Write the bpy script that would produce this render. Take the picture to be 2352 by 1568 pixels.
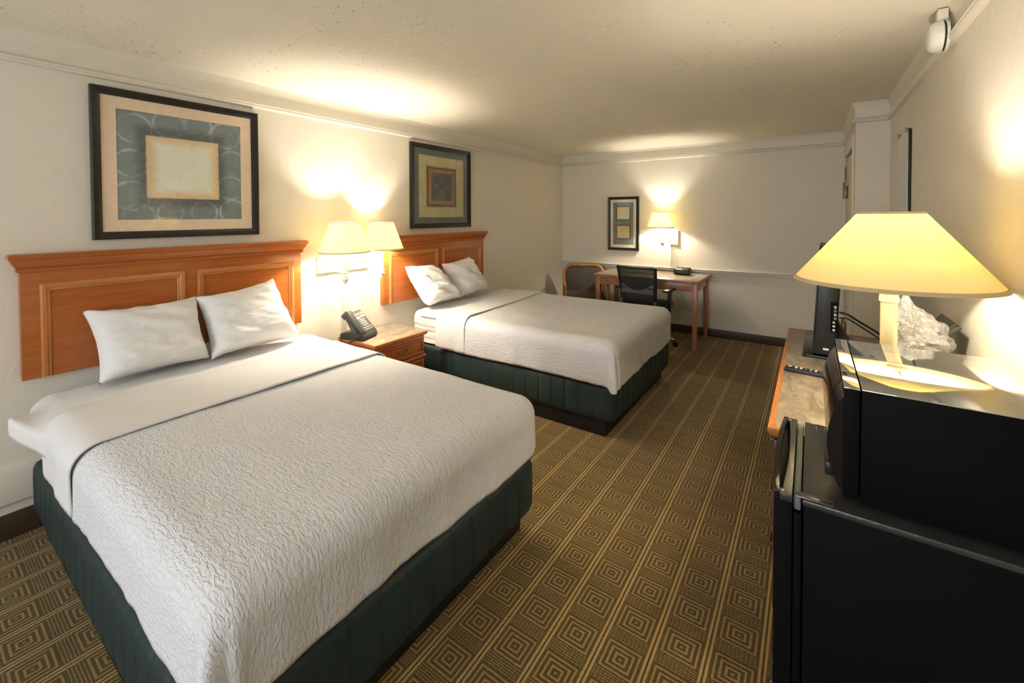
import bpy, bmesh, math, random
from mathutils import Vector, Matrix, noise

for o in list(bpy.data.objects):
    bpy.data.objects.remove(o)
SC = bpy.context.scene
COL = SC.collection
PI = math.pi

# ------------------------------------------------------------------ camera
F, CX, CY = 996.04, 1174.86, 516.66
YAW, PITCH, ROLL = math.radians(34.71476), math.radians(1.24293), math.radians(0.21159)
fwd = Vector((-math.sin(YAW) * math.cos(PITCH), math.cos(YAW) * math.cos(PITCH), -math.sin(PITCH)))
rgt = Vector((math.cos(YAW), math.sin(YAW), 0))
dwn = fwd.cross(rgt)
r2 = math.cos(ROLL) * rgt + math.sin(ROLL) * dwn
d2 = -math.sin(ROLL) * rgt + math.cos(ROLL) * dwn
cam_d = bpy.data.cameras.new('camera')
cam = bpy.data.objects.new('camera', cam_d)
COL.objects.link(cam)
m = Matrix.Identity(4)
for i in range(3):
    m[i][0] = r2[i]; m[i][1] = -d2[i]; m[i][2] = -fwd[i]
m[2][3] = 1.5
cam.matrix_world = m
cam_d.sensor_fit = 'HORIZONTAL'
cam_d.sensor_width = 36
cam_d.lens = 36 * F / 2352
cam_d.shift_x = (1176 - CX) / 2352
cam_d.shift_y = -(784 - CY) / 2352
cam_d.clip_start = 0.02
SC.camera = cam

# ------------------------------------------------------------------ light and exposure
SC.view_settings.view_transform = 'Standard'
SC.view_settings.look = 'None'
SC.view_settings.gamma = 1
SC.view_settings.use_curve_mapping = False
SC.view_settings.exposure = 1.65
w = bpy.data.worlds.new('world')
SC.world = w
w.use_nodes = True
w.node_tree.nodes['Background'].inputs[0].default_value = (0.60, 0.68, 0.80, 1)
w.node_tree.nodes['Background'].inputs[1].default_value = 0.4

BULB_COL = (1.0, 0.91, 0.76)
SCONCE_W = 11.5      # watts of light from each wall-lamp bulb
DESK_W = 10.0
TABLE_W = 7.0


def area_light(name, loc, rot, sx, sy, energy, color):
    l = bpy.data.lights.new(name, 'AREA')
    l.shape = 'RECTANGLE'; l.size = sx; l.size_y = sy
    l.energy = energy; l.color = color
    o = bpy.data.objects.new(name, l)
    COL.objects.link(o); o.location = loc; o.rotation_euler = rot
    return o


# added cool fill light behind the camera, set at the assumed window
area_light('back_fill_light', (-1.3, -3.13, 1.45), (math.radians(90), 0, 0), 1.9, 1.2, 25, (0.86, 0.92, 1.0))

# room constants
XL, XR, YF, YB, ZC = -3.07, 0.49, 5.775, -3.2, 2.38
JX, JY = 0.28, 4.40


# ------------------------------------------------------------------ material helpers
class NT:
    def __init__(s, name):
        s.mat = bpy.data.materials.new(name)
        s.mat.use_nodes = True
        s.t = s.mat.node_tree
        s.t.nodes.clear()
        s.out = s.t.nodes.new('ShaderNodeOutputMaterial')

    def n(s, typ, **kw):
        nd = s.t.nodes.new(typ)
        for k, v in kw.items():
            setattr(nd, k, v)
        return nd

    def link(s, a, b):
        s.t.links.new(a, b)

    def set(s, sock, v):
        if hasattr(v, 'is_output'):
            s.t.links.new(v, sock)
        else:
            if isinstance(v, (tuple, list)) and len(v) == 3 and sock.type == 'RGBA':
                v = (*v, 1)
            sock.default_value = v

    def math(s, op, a, b=0.0, c=None, clamp=False):
        nd = s.n('ShaderNodeMath', operation=op, use_clamp=clamp)
        s.set(nd.inputs[0], a); s.set(nd.inputs[1], b)
        if c is not None:
            s.set(nd.inputs[2], c)
        return nd.outputs[0]

    def mix(s, f, a, b):
        nd = s.n('ShaderNodeMix', data_type='RGBA')
        s.set(nd.inputs[0], f); s.set(nd.inputs[6], a); s.set(nd.inputs[7], b)
        return nd.outputs[2]

    def sstep(s, v, lo, hi, a=0.0, b=1.0):
        nd = s.n('ShaderNodeMapRange', interpolation_type='SMOOTHSTEP')
        s.set(nd.inputs[0], v)
        for i, q in enumerate((lo, hi, a, b)):
            s.set(nd.inputs[i + 1], q)
        return nd.outputs[0]

    def coord(s, kind='Object', scale=(1, 1, 1), loc=(0, 0, 0), rot=(0, 0, 0)):
        tc = s.n('ShaderNodeTexCoord')
        mp = s.n('ShaderNodeMapping')
        s.link(tc.outputs[kind], mp.inputs[0])
        mp.inputs[1].default_value = loc
        mp.inputs[2].default_value = rot
        mp.inputs[3].default_value = scale
        return mp.outputs[0]

    def noise(s, vec, scale, detail=3, rough=0.5, dist=0.0, out=0):
        nd = s.n('ShaderNodeTexNoise')
        s.link(vec, nd.inputs['Vector'])
        nd.inputs['Scale'].default_value = scale
        nd.inputs['Detail'].default_value = detail
        nd.inputs['Roughness'].default_value = rough
        nd.inputs['Distortion'].default_value = dist
        return nd.outputs[out]

    def bump(s, h, strength=0.3, dist=0.01, normal=None):
        nd = s.n('ShaderNodeBump')
        nd.inputs['Strength'].default_value = strength
        nd.inputs['Distance'].default_value = dist
        s.link(h, nd.inputs['Height'])
        if normal is not None:
            s.link(normal, nd.inputs['Normal'])
        return nd.outputs[0]

    def principled(s, color, rough=0.5, metallic=0.0, normal=None, spec=0.5, coat=0.0, coat_rough=0.05, sheen=0.0):
        p = s.n('ShaderNodeBsdfPrincipled')
        s.set(p.inputs['Base Color'], color)
        s.set(p.inputs['Roughness'], rough)
        p.inputs['Metallic'].default_value = metallic
        p.inputs['Specular IOR Level'].default_value = spec
        p.inputs['Coat Weight'].default_value = coat
        p.inputs['Coat Roughness'].default_value = coat_rough
        p.inputs['Sheen Weight'].default_value = sheen
        if normal is not None:
            s.link(normal, p.inputs['Normal'])
        s.link(p.outputs[0], s.out.inputs[0])
        return s.mat


def plain(name, color, rough=0.5, metallic=0.0, spec=0.5, grain=0.06, bump=0.0, coat=0.0):
    t = NT(name)
    v = t.coord('Object')
    nz = t.noise(v, 38, 3)
    lo = tuple(c * (1 - grain) for c in color)
    hi = tuple(min(1, c * (1 + grain)) for c in color)
    c = t.mix(nz, lo, hi)
    nrm = t.bump(t.noise(v, 220, 2), bump, 0.002) if bump else None
    return t.principled(c, rough, metallic, nrm, spec, coat)


def wood(name, dark, light, axis=1, rough=0.35, coat=0.15):
    t = NT(name)
    sc = [22, 22, 22]
    sc[axis] = 1.6
    v = t.coord('Object', tuple(sc))
    n1 = t.noise(v, 2.2, 5, 0.6, 0.6)
    n2 = t.noise(t.coord('Object', tuple(s * 3.2 for s in sc)), 3.0, 3)
    f = t.math('ADD', t.math('MULTIPLY', n1, 0.75), t.math('MULTIPLY', n2, 0.25))
    c = t.mix(t.sstep(f, 0.32, 0.70), dark, light)
    nrm = t.bump(n2, 0.06, 0.002)
    return t.principled(c, rough, 0, nrm, 0.4, coat, 0.2)


def mat_wall():
    t = NT('wall_paint')
    v = t.coord('Object')
    big = t.noise(v, 9, 4, 0.55, 0.3)
    lump = t.sstep(big, 0.56, 0.68)
    fine = t.noise(v, 95, 3)
    h = t.math('ADD', t.math('MULTIPLY', lump, 0.8), t.math('MULTIPLY', fine, 0.35))
    nrm = t.bump(h, 0.22, 0.005)
    c = t.mix(t.noise(v, 1.3, 3), (0.755, 0.70, 0.595), (0.795, 0.74, 0.635))
    return t.principled(c, 0.55, 0, nrm, 0.35)


def mat_ceiling():
    t = NT('ceiling_popcorn')
    v = t.coord('Object')
    n1 = t.noise(v, 120, 3, 0.6)
    nrm = t.bump(n1, 0.35, 0.008)
    spots = t.noise(v, 52, 1)
    patch = t.sstep(t.noise(v, 1.2, 2), 0.44, 0.60)
    sp = t.math('MULTIPLY', t.sstep(spots, 0.71, 0.75), patch)
    c = t.mix(sp, (0.90, 0.86, 0.75), (0.44, 0.38, 0.27))
    return t.principled(c, 0.8, 0, nrm, 0.2)


def mat_carpet():
    t = NT('carpet_geometric')
    g = t.n('ShaderNodeNewGeometry')
    nz = t.noise(g.outputs['Position'], 260, 2, out=1)
    sub = t.n('ShaderNodeVectorMath', operation='SUBTRACT')
    t.link(nz, sub.inputs[0]); sub.inputs[1].default_value = (.5, .5, .5)
    sca = t.n('ShaderNodeVectorMath', operation='SCALE')
    t.link(sub.outputs[0], sca.inputs[0]); sca.inputs['Scale'].default_value = 0.006
    add = t.n('ShaderNodeVectorMath', operation='ADD')
    t.link(g.outputs['Position'], add.inputs[0]); t.link(sca.outputs[0], add.inputs[1])
    sp = t.n('ShaderNodeSeparateXYZ')
    t.link(add.outputs[0], sp.inputs[0])
    fx = t.math('FRACT', t.math('DIVIDE', t.math('ADD', sp.outputs[0], 0.917 + 16 * 0.1595), 0.1595))
    fy = t.math('FRACT', t.math('DIVIDE', t.math('ADD', sp.outputs[1], -1.302 + 32 * 0.162), 0.162))
    ax = t.math('ABSOLUTE', t.math('SUBTRACT', fx, 0.5))
    ay = t.math('ABSOLUTE', t.math('SUBTRACT', fy, 0.5))
    mm = t.math('MAXIMUM', t.math('DIVIDE', ax, 0.40), t.math('DIVIDE', ay, 0.36))
    inside = t.math('LESS_THAN', mm, 1.0)
    ring = t.math('SINE', t.math('MULTIPLY', t.math('ADD', mm, 0.06), 2 * PI * 3.6))
    ring = t.sstep(ring, -0.25, 0.75)
    # woven checks between the squares
    hx = t.math('SINE', t.math('MULTIPLY', fx, 2 * PI * 12))
    hy = t.math('SINE', t.math('MULTIPLY', fy, 2 * PI * 18))
    chk = t.sstep(t.math('ADD', t.math('MULTIPLY', hx, 0.45), hy), -0.3, 0.9, 0.0, 0.85)
    pat = t.math('ADD', t.math('MULTIPLY', ring, inside), t.math('MULTIPLY', chk, t.math('SUBTRACT', 1.0, inside)))
    pat = t.math('MULTIPLY', pat, 0.62)
    # twin stripe
    es = t.math('SUBTRACT', 0.5, ax)              # 0 at the stripe middle
    lines = t.math('MULTIPLY', t.sstep(es, 0.012, 0.03), t.sstep(es, 0.085, 0.06))
    instripe = t.sstep(es, 0.10, 0.085)
    pat = t.math('ADD', t.math('MULTIPLY', pat, t.math('SUBTRACT', 1.0, instripe)), t.math('MULTIPLY', lines, instripe))
    fib = t.noise(g.outputs['Position'], 420, 2)
    pat = t.math('ADD', pat, t.math('MULTIPLY', t.math('SUBTRACT', fib, 0.5), 0.45))
    worn = t.noise(g.outputs['Position'], 1.8, 3)
    base = t.mix(t.sstep(pat, -0.1, 1.1), (0.098, 0.065, 0.019), (0.50, 0.34, 0.115))
    dirt = t.mix(t.sstep(worn, 0.35, 0.7), (0.80, 0.76, 0.74), (1, 1, 1))
    mul = t.n('ShaderNodeMix', data_type='RGBA', blend_type='MULTIPLY')
    mul.inputs[0].default_value = 1
    t.link(base, mul.inputs[6]); t.link(dirt, mul.inputs[7])
    nrm = t.bump(t.math('ADD', fib, t.math('MULTIPLY', pat, 0.5)), 0.5, 0.004)
    return t.principled(mul.outputs[2], 0.95, 0, nrm, 0.1, sheen=0.15)


def mat_cloth(name, color, kind):
    t = NT(name)
    uv = t.n('ShaderNodeUVMap').outputs[0]
    mp = t.n('ShaderNodeMapping')
    t.link(uv, mp.inputs[0])
    if kind == 'matelasse':
        mp.inputs[3].default_value = (34, 100, 1)
        n1 = t.noise(mp.outputs[0], 1.0, 2.0, 0.55, 0.9)
        h = t.sstep(n1, 0.36, 0.62)
        nrm = t.bump(h, 0.60, 0.0042)
        mp2 = t.n('ShaderNodeMapping'); t.link(uv, mp2.inputs[0]); mp2.inputs[3].default_value = (3.2, 4, 1)
        nrm = t.bump(t.noise(mp2.outputs[0], 1, 3), 0.20, 0.03, nrm)
    elif kind == 'wrinkled':
        mp.inputs[3].default_value = (2.5, 13, 1)
        n1 = t.noise(mp.outputs[0], 1.5, 3, 0.55, 0.8)
        nrm = t.bump(n1, 0.55, 0.02)
    else:
        mp.inputs[3].default_value = (5, 4, 1)
        n1 = t.noise(mp.outputs[0], 1.4, 3, 0.5, 0.8)
        nrm = t.bump(n1, 0.30, 0.02)
        if kind == 'pillow':
            mp3 = t.n('ShaderNodeMapping'); t.link(uv, mp3.inputs[0]); mp3.inputs[3].default_value = (7, 22, 1); mp3.inputs[2].default_value = (0, 0, 0.35)
            nrm = t.bump(t.sstep(t.noise(mp3.outputs[0], 1.2, 3, 0.5, 1.4), 0.4, 0.75), 0.16, 0.015, nrm)
        if kind == 'waffle':
            sp = t.n('ShaderNodeSeparateXYZ'); t.link(uv, sp.inputs[0])
            s1 = t.math('SINE', t.math('MULTIPLY', sp.outputs[0], 300))
            s2 = t.math('SINE', t.math('MULTIPLY', sp.outputs[1], 300))
            nrm = t.bump(t.math('MULTIPLY', s1, s2), 0.12, 0.003, nrm)
    return t.principled(color, 0.85, 0, nrm, 0.15, sheen=0.1)


def mat_shade(name, trans=(0.97, 0.86, 0.50), dif=(0.90, 0.85, 0.72), amount=0.27):
    t = NT(name)
    d = t.n('ShaderNodeBsdfDiffuse'); d.inputs[0].default_value = (*dif, 1)
    tr = t.n('ShaderNodeBsdfTranslucent'); tr.inputs[0].default_value = (*trans, 1)
    v = t.coord('Object')
    nb = t.bump(t.noise(v, 160, 2), 0.15, 0.002)
    t.link(nb, d.inputs['Normal'])
    mx = t.n('ShaderNodeMixShader'); mx.inputs[0].default_value = amount
    t.link(d.outputs[0], mx.inputs[1]); t.link(tr.outputs[0], mx.inputs[2])
    t.link(mx.outputs[0], t.out.inputs[0])
    return t.mat


def mat_emit(name, color, strength):
    t = NT(name)
    e = t.n('ShaderNodeEmission')
    e.inputs[0].default_value = (*color, 1); e.inputs[1].default_value = strength
    t.link(e.outputs[0], t.out.inputs[0])
    return t.mat


def mat_glass_pane(name, gl=0.06, tint=(1, 1, 1)):
    t = NT(name)
    tr = t.n('ShaderNodeBsdfTransparent'); tr.inputs[0].default_value = (*tint, 1)
    g = t.n('ShaderNodeBsdfGlossy'); g.inputs['Roughness'].default_value = 0.015
    lw = t.n('ShaderNodeFresnel'); lw.inputs[0].default_value = 1.45
    gm = t.n('ShaderNodeNewGeometry')
    f = t.math('MULTIPLY', t.math('ADD', t.math('MULTIPLY', lw.outputs[0], 0.9), gl - 0.04), t.math('SUBTRACT', 1.0, gm.outputs['Backfacing']))
    mx = t.n('ShaderNodeMixShader')
    t.link(f, mx.inputs[0]); t.link(tr.outputs[0], mx.inputs[1]); t.link(g.outputs[0], mx.inputs[2])
    t.link(mx.outputs[0], t.out.inputs[0])
    return t.mat


def mat_plastic_film():
    t = NT('clear_plastic_film')
    tr = t.n('ShaderNodeBsdfTransparent'); tr.inputs[0].default_value = (0.92, 0.92, 0.92, 1)
    p = t.n('ShaderNodeBsdfPrincipled')
    p.inputs['Base Color'].default_value = (0.50, 0.50, 0.50, 1)
    p.inputs['Roughness'].default_value = 0.12
    p.inputs['Specular IOR Level'].default_value = 1.0
    p.inputs['Coat Weight'].default_value = 1.0
    v = t.coord('Object')
    nb = t.bump(t.noise(v, 55, 3, 0.6, 1.5), 1.0, 0.02)
    t.link(nb, p.inputs['Normal']); t.link(nb, p.inputs['Coat Normal'])
    mx = t.n('ShaderNodeMixShader'); mx.inputs[0].default_value = 0.5
    t.link(tr.outputs[0], mx.inputs[1]); t.link(p.outputs[0], mx.inputs[2])
    t.link(mx.outputs[0], t.out.inputs[0])
    return t.mat


def mat_mesh_fabric():
    t = NT('black_mesh_fabric')
    tr = t.n('ShaderNodeBsdfTransparent')
    d = t.n('ShaderNodeBsdfPrincipled')
    d.inputs['Base Color'].default_value = (0.012, 0.014, 0.018, 1); d.inputs['Roughness'].default_value = 0.7
    mx = t.n('ShaderNodeMixShader')
    v = t.coord('Object')
    mx.inputs[0].default_value = 0.93
    t.link(t.bump(t.noise(v, 300, 1), 0.3, 0.002), d.inputs['Normal'])
    t.link(tr.outputs[0], mx.inputs[1]); t.link(d.outputs[0], mx.inputs[2])
    t.link(mx.outputs[0], t.out.inputs[0])
    return t.mat


class Art(NT):
    """flat printed abstract pictures; UV 0..1 with v up"""
    def start(s):
        uv = s.n('ShaderNodeUVMap').outputs[0]
        sp = s.n('ShaderNodeSeparateXYZ'); s.link(uv, sp.inputs[0])
        s.uv = uv; s.u = sp.outputs[0]; s.v = sp.outputs[1]
        s.nz = s.noise(uv, 26, 4, 0.6)
        s.big = s.noise(uv, 4.5, 4, 0.6)

    def rect(s, u0, v0, u1, v1, soft=0.008, rag=0.02):
        a = s.math('SUBTRACT', s.math('ABSOLUTE', s.math('SUBTRACT', s.u, (u0 + u1) / 2)), (u1 - u0) / 2)
        b = s.math('SUBTRACT', s.math('ABSOLUTE', s.math('SUBTRACT', s.v, (v0 + v1) / 2)), (v1 - v0) / 2)
        d = s.math('MAXIMUM', a, b)
        if rag:
            d = s.math('ADD', d, s.math('MULTIPLY', s.math('SUBTRACT', s.nz, 0.5), rag))
        return s.sstep(d, soft, -soft)

    def ring(s, cu, cv, r, wdt=0.018, asp=1.0):
        du = s.math('SUBTRACT', s.u, cu)
        dv = s.math('MULTIPLY', s.math('SUBTRACT', s.v, cv), asp)
        d = s.math('SQRT', s.math('ADD', s.math('MULTIPLY', du, du), s.math('MULTIPLY', dv, dv)))
        e = s.math('ABSOLUTE', s.math('SUBTRACT', d, r))
        return s.math('MULTIPLY', s.sstep(e, wdt, 0.0), s.sstep(s.big, 0.36, 0.62))


def art_one():
    t = Art('print_blue_square'); t.start()
    c = t.mix(t.big, (0.13, 0.17, 0.175), (0.27, 0.32, 0.32))
    rings = None
    for cu, cv, r in ((.10, .22, .13), (.10, .52, .12), (.12, .84, .13), (.38, .92, .12), (.62, .95, .11), (.86, .88, .13),
                      (.92, .60, .12), (.90, .33, .12), (.92, .08, .12), (.66, .07, .11), (.38, .06, .10), (.15, .03, .11)):
        g = t.ring(cu, cv, r)
        rings = g if rings is None else t.math('MAXIMUM', rings, g)
    c = t.mix(t.math('MULTIPLY', rings, 0.75), c, (0.50, 0.56, 0.54))
    c = t.mix(t.math('MULTIPLY', t.rect(.14, .13, .84, .87, .05, .05), 0.75), c, (0.055, 0.068, 0.068))
    c = t.mix(t.rect(.205, .205, .79, .79), c, (0.70, 0.50, 0.27))
    c = t.mix(t.rect(.27, .265, .735, .735, .055, .07), c, t.mix(t.big, (0.66, 0.69, 0.53), (0.84, 0.85, 0.72)))
    r2_ = t.math('MAXIMUM', t.ring(.38, .36, .09, .006), t.ring(.63, .36, .08, .006))
    c = t.mix(t.math('MULTIPLY', r2_, 0.22), c, (0.45, 0.36, 0.22))
    c = t.mix(t.math('MULTIPLY', t.sstep(t.nz, 0.55, 0.8), 0.35), c, (0.55, 0.47, 0.30))
    return t.principled(c, 0.6, 0, None, 0.3)


def art_two():
    t = Art('print_olive_square'); t.start()
    c = t.mix(t.big, (0.30, 0.27, 0.13), (0.64, 0.58, 0.33))
    rings = None
    for k in range(5):
        for cu, cv in ((.08, .1 + k * .2), (.92, .1 + k * .2), (.1 + k * .2, .08), (.1 + k * .2, .92)):
            g = t.ring(cu, cv, .09, .008)
            rings = g if rings is None else t.math('MAXIMUM', rings, g)
    c = t.mix(t.math('MULTIPLY', rings, 0.45), c, (0.13, 0.115, 0.05))
    c = t.mix(t.math('MULTIPLY', t.rect(.16, .17, .82, .83, .02, .04), 0.92), c, (0.065, 0.047, 0.033))
    c = t.mix(t.rect(.20, .21, .78, .79, .012, .03), c, t.mix(t.nz, (0.22, 0.11, 0.045), (0.45, 0.24, 0.11)))
    c = t.mix(t.rect(.265, .275, .735, .735, .015, .03), c, t.mix(t.big, (0.05, 0.06, 0.058), (0.12, 0.13, 0.12)))
    rings = None
    for cu, cv in ((.38, .40), (.62, .40), (.38, .62), (.62, .62)):
        g = t.ring(cu, cv, .10, .012)
        rings = g if rings is None else t.math('MAXIMUM', rings, g)
    c = t.mix(t.math('MULTIPLY', rings, 0.5), c, (0.34, 0.34, 0.30))
    return t.principled(c, 0.6, 0, None, 0.3)


def art_three():
    t = Art('print_two_gold_squares'); t.start()
    c = t.mix(t.big, (0.13, 0.165, 0.15), (0.27, 0.31, 0.27))
    for v0, v1 in ((.60, .89), (.155, .445)):
        c = t.mix(t.rect(.15, v0 - .02, .85, v1 + .02, .03, .03), c, (0.07, 0.08, 0.065))
        c = t.mix(t.rect(.19, v0, .80, v1, .008, .02), c, t.mix(t.nz, (0.50, 0.40, 0.15), (0.80, 0.68, 0.34)))
        rings = None
        for cu, cv in ((.36, .3), (.64, .3), (.36, .7), (.64, .7)):
            g = t.ring(cu, v0 + cv * (v1 - v0), .13, .012, 2.0)
            rings = g if rings is None else t.math('MAXIMUM', rings, g)
        c = t.mix(t.math('MULTIPLY', rings, 0.45), c, (0.30, 0.20, 0.06))
    return t.principled(c, 0.6, 0, None, 0.3)


def mat_laminate(name, a, b):
    t = NT(name)
    v = t.coord('Object', (3.0, 1.2, 3.0))
    n1 = t.noise(v, 5.5, 5, 0.62, 1.0)
    c = t.mix(t.sstep(n1, 0.30, 0.72), a, b)
    return t.principled(c, 0.34, 0, None, 0.45)


def mat_micro_top():
    t = NT('microwave_glossy_top')
    v = t.coord('Object')
    sm = t.sstep(t.noise(v, 9, 4, 0.6, 1.2), 0.45, 0.72)
    c = t.mix(sm, (0.50, 0.52, 0.51), (0.62, 0.64, 0.63))
    rg = t.math('ADD', 0.05, t.math('MULTIPLY', sm, 0.10))
    return t.principled(c, rg, 0.9, None, 0.5)


def mat_fridge_top():
    t = NT('fridge_pebbled_black')
    v = t.coord('Object')
    nb = t.bump(t.noise(v, 150, 3, 0.6, 0.6), 0.28, 0.003)
    return t.principled((0.035, 0.035, 0.034), 0.30, 0, nb, 0.7)


M = {}
M['wall'] = mat_wall()
M['ceiling'] = mat_ceiling()
M['carpet'] = mat_carpet()
M['trim'] = plain('trim_cream_paint', (0.76, 0.71, 0.60), 0.45, bump=0.1)
M['door'] = plain('door_cream_paint', (0.72, 0.66, 0.54), 0.45)
M['vinyl'] = plain('dark_vinyl_base', (0.055, 0.032, 0.016), 0.45)
M['brass'] = plain('aged_metal', (0.20, 0.15, 0.09), 0.4, 0.8)
M['cherry'] = wood('cherry_wood', (0.36, 0.095, 0.016), (0.45, 0.135, 0.024), 1)
M['cherry_v'] = wood('cherry_wood_upright', (0.36, 0.095, 0.016), (0.45, 0.135, 0.024), 2)
M['cherry_light'] = wood('cherry_moulding', (0.48, 0.17, 0.042), (0.62, 0.25, 0.07), 1)
M['cherry_light_v'] = wood('cherry_moulding_upright', (0.48, 0.17, 0.042), (0.62, 0.25, 0.07), 2)
M['desk_wood'] = wood('desk_pinkish_wood', (0.36, 0.15, 0.075), (0.50, 0.235, 0.13), 0)
M['desk_wood_v'] = wood('desk_pinkish_wood_upright', (0.36, 0.15, 0.075), (0.50, 0.235, 0.13), 2)
M['chair_wood'] = wood('armchair_oak', (0.40, 0.16, 0.045), (0.58, 0.27, 0.09), 2)
M['laminate'] = mat_laminate('laminate_brown_grey', (0.20, 0.16, 0.115), (0.42, 0.355, 0.275))
M['laminate_desk'] = mat_laminate('laminate_taupe', (0.25, 0.20, 0.15), (0.38, 0.32, 0.25))
M['green'] = plain('dark_green_quilt', (0.011, 0.028, 0.028), 0.6, grain=0.12, bump=0.25)
M['plinth'] = plain('black_plinth', (0.006, 0.006, 0.006), 0.6)
M['coverlet'] = mat_cloth('white_puckered_coverlet', (0.78, 0.78, 0.81), 'matelasse')
M['sheet'] = mat_cloth('white_sheet', (0.80, 0.79, 0.785), 'plain')
M['sheet_wr'] = mat_cloth('white_fitted_sheet', (0.80, 0.79, 0.77), 'wrinkled')
M['waffle'] = mat_cloth('white_cuff', (0.80, 0.79, 0.785), 'waffle')
M['pillow'] = mat_cloth('white_pillowcase', (0.82, 0.81, 0.80), 'pillow')
M['frame_black'] = plain('picture_frame_black', (0.012, 0.010, 0.008), 0.35)
M['mat_beige'] = plain('mat_board_beige', (0.78, 0.61, 0.44), 0.8, grain=0.1)
M['mat_grey'] = plain('mat_board_grey_green', (0.11, 0.13, 0.12), 0.8, grain=0.1)
M['mat_sand'] = plain('mat_board_sand', (0.78, 0.65, 0.47), 0.8, grain=0.1)
M['pane'] = mat_glass_pane('picture_glass')
M['art1'] = art_one()
M['art2'] = art_two()
M['art3'] = art_three()
M['shade'] = mat_shade('lamp_shade_fabric')
M['shade_big'] = mat_shade('lamp_shade_yellow_fabric', (0.97, 0.83, 0.40), (0.90, 0.82, 0.56), 0.30)
M['shade_trim'] = plain('shade_trim_tape', (0.60, 0.47, 0.27), 0.7)
M['ivory'] = plain('ivory_enamel', (0.80, 0.74, 0.58), 0.35)
M['ivory_y'] = plain('ivory_column_paint', (0.78, 0.70, 0.47), 0.4)
M['black'] = plain('black_plastic', (0.012, 0.012, 0.013), 0.40)
M['black_gloss'] = plain('black_gloss', (0.008, 0.008, 0.009), 0.12)
M['black_matte'] = plain('black_enamel', (0.004, 0.004, 0.004), 0.6, spec=0.08)
M['grey_gasket'] = plain('grey_rubber_gasket', (0.20, 0.22, 0.21), 0.5)
M['phone_grey'] = plain('phone_charcoal', (0.045, 0.048, 0.047), 0.4)
M['phone_face'] = plain('phone_face_grey', (0.10, 0.10, 0.09), 0.4)
M['key_white'] = plain('key_white', (0.62, 0.60, 0.53), 0.5)
M['grey_fabric'] = plain('brown_grey_upholstery', (0.085, 0.066, 0.056), 0.85, grain=0.2, bump=0.3)
M['lumbar'] = plain('grey_lumbar_pad', (0.10, 0.115, 0.14), 0.6)
M['mesh'] = mat_mesh_fabric()
M['chrome'] = plain('chrome', (0.62, 0.60, 0.56), 0.15, 1.0)
M['mirror'] = plain('mirror_silver', (0.62, 0.64, 0.57), 0.02, 1.0, grain=0)
M['mirror_edge'] = plain('mirror_dark_edge', (0.012, 0.022, 0.014), 0.2)
M['white_plastic'] = plain('white_plastic', (0.80, 0.78, 0.72), 0.4)
M['dark_gap'] = plain('dark_gap', (0.02, 0.018, 0.012), 0.6)
M['film'] = mat_plastic_film()
M['micro_top'] = mat_micro_top()
M['fridge_top'] = mat_fridge_top()
M['fridge_plate'] = plain('fridge_hinge_plate', (0.10, 0.10, 0.095), 0.22, 0.3, 0.8)
M['red_dark'] = wood('cabinet_dark_red', (0.11, 0.020, 0.008), (0.17, 0.036, 0.014), 1)
M['leather'] = plain('dark_leatherette', (0.03, 0.027, 0.02), 0.35, bump=0.3)
M['display'] = plain('clock_display', (0.10, 0.05, 0.045), 0.12)
R_BULB = 0.028
A_BULB = 4 * PI * R_BULB ** 2
M['bulb'] = mat_emit('bulb_glow', BULB_COL, SCONCE_W / (PI * A_BULB))
M['bulb_desk'] = mat_emit('desk_bulb_glow', BULB_COL, DESK_W / (PI * A_BULB))
M['bulb_table'] = mat_emit('table_bulb_glow', BULB_COL, TABLE_W / (PI * A_BULB))


# ------------------------------------------------------------------ mesh helpers
def finish(name, bm, mat, parent=None, smooth=True, angle=35):
    bmesh.ops.recalc_face_normals(bm, faces=bm.faces[:])
    me = bpy.data.meshes.new(name)
    bm.to_mesh(me); bm.free()
    me.materials.append(M[mat] if isinstance(mat, str) else mat)
    if smooth:
        me.polygons.foreach_set('use_smooth', [True] * len(me.polygons))
        me.set_sharp_from_angle(angle=math.radians(angle))
    o = bpy.data.objects.new(name, me)
    COL.objects.link(o)
    if parent is not None:
        o.parent = parent
    return o


def thing(name, label, cat, loc=(0, 0, 0), rz=0.0, group=None):
    o = bpy.data.objects.new(name, None)
    o.empty_display_size = 0.1
    COL.objects.link(o)
    o.location = loc; o.rotation_euler = (0, 0, rz)
    return tag(o, label, cat, group)


def tag(o, label, cat, group=None):
    o['label'] = label; o['category'] = cat
    if group:
        o['group'] = group
    return o


def struct(o, label=None):
    o['kind'] = 'structure'
    if label:
        o['label'] = label
    return o


def add_box(bm, lo, hi, bev=0.0, seg=2, mat=None):
    sz = [hi[i] - lo[i] for i in range(3)]
    ce = [(hi[i] + lo[i]) / 2 for i in range(3)]
    g = bmesh.ops.create_cube(bm, size=1.0)
    vs = g['verts']
    for v in vs:
        v.co = Vector((ce[i] + v.co[i] * sz[i] for i in range(3)))
    if bev > 0:
        es = list({e for v in vs for e in v.link_edges})
        r = bmesh.ops.bevel(bm, geom=es, offset=min(bev, min(sz) * 0.49), segments=seg, profile=0.5, affect='EDGES')
        vs = list({v for f in r['faces'] for v in f.verts} | {v for v in vs if v.is_valid})
    if mat is not None:
        for v in vs:
            if v.is_valid:
                v.co = mat @ v.co
    return vs


def box(name, lo, hi, mat, parent=None, bev=0.003, seg=2, xf=None):
    bm = bmesh.new()
    add_box(bm, lo, hi, bev, seg, xf)
    return finish(name, bm, mat, parent)


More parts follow.
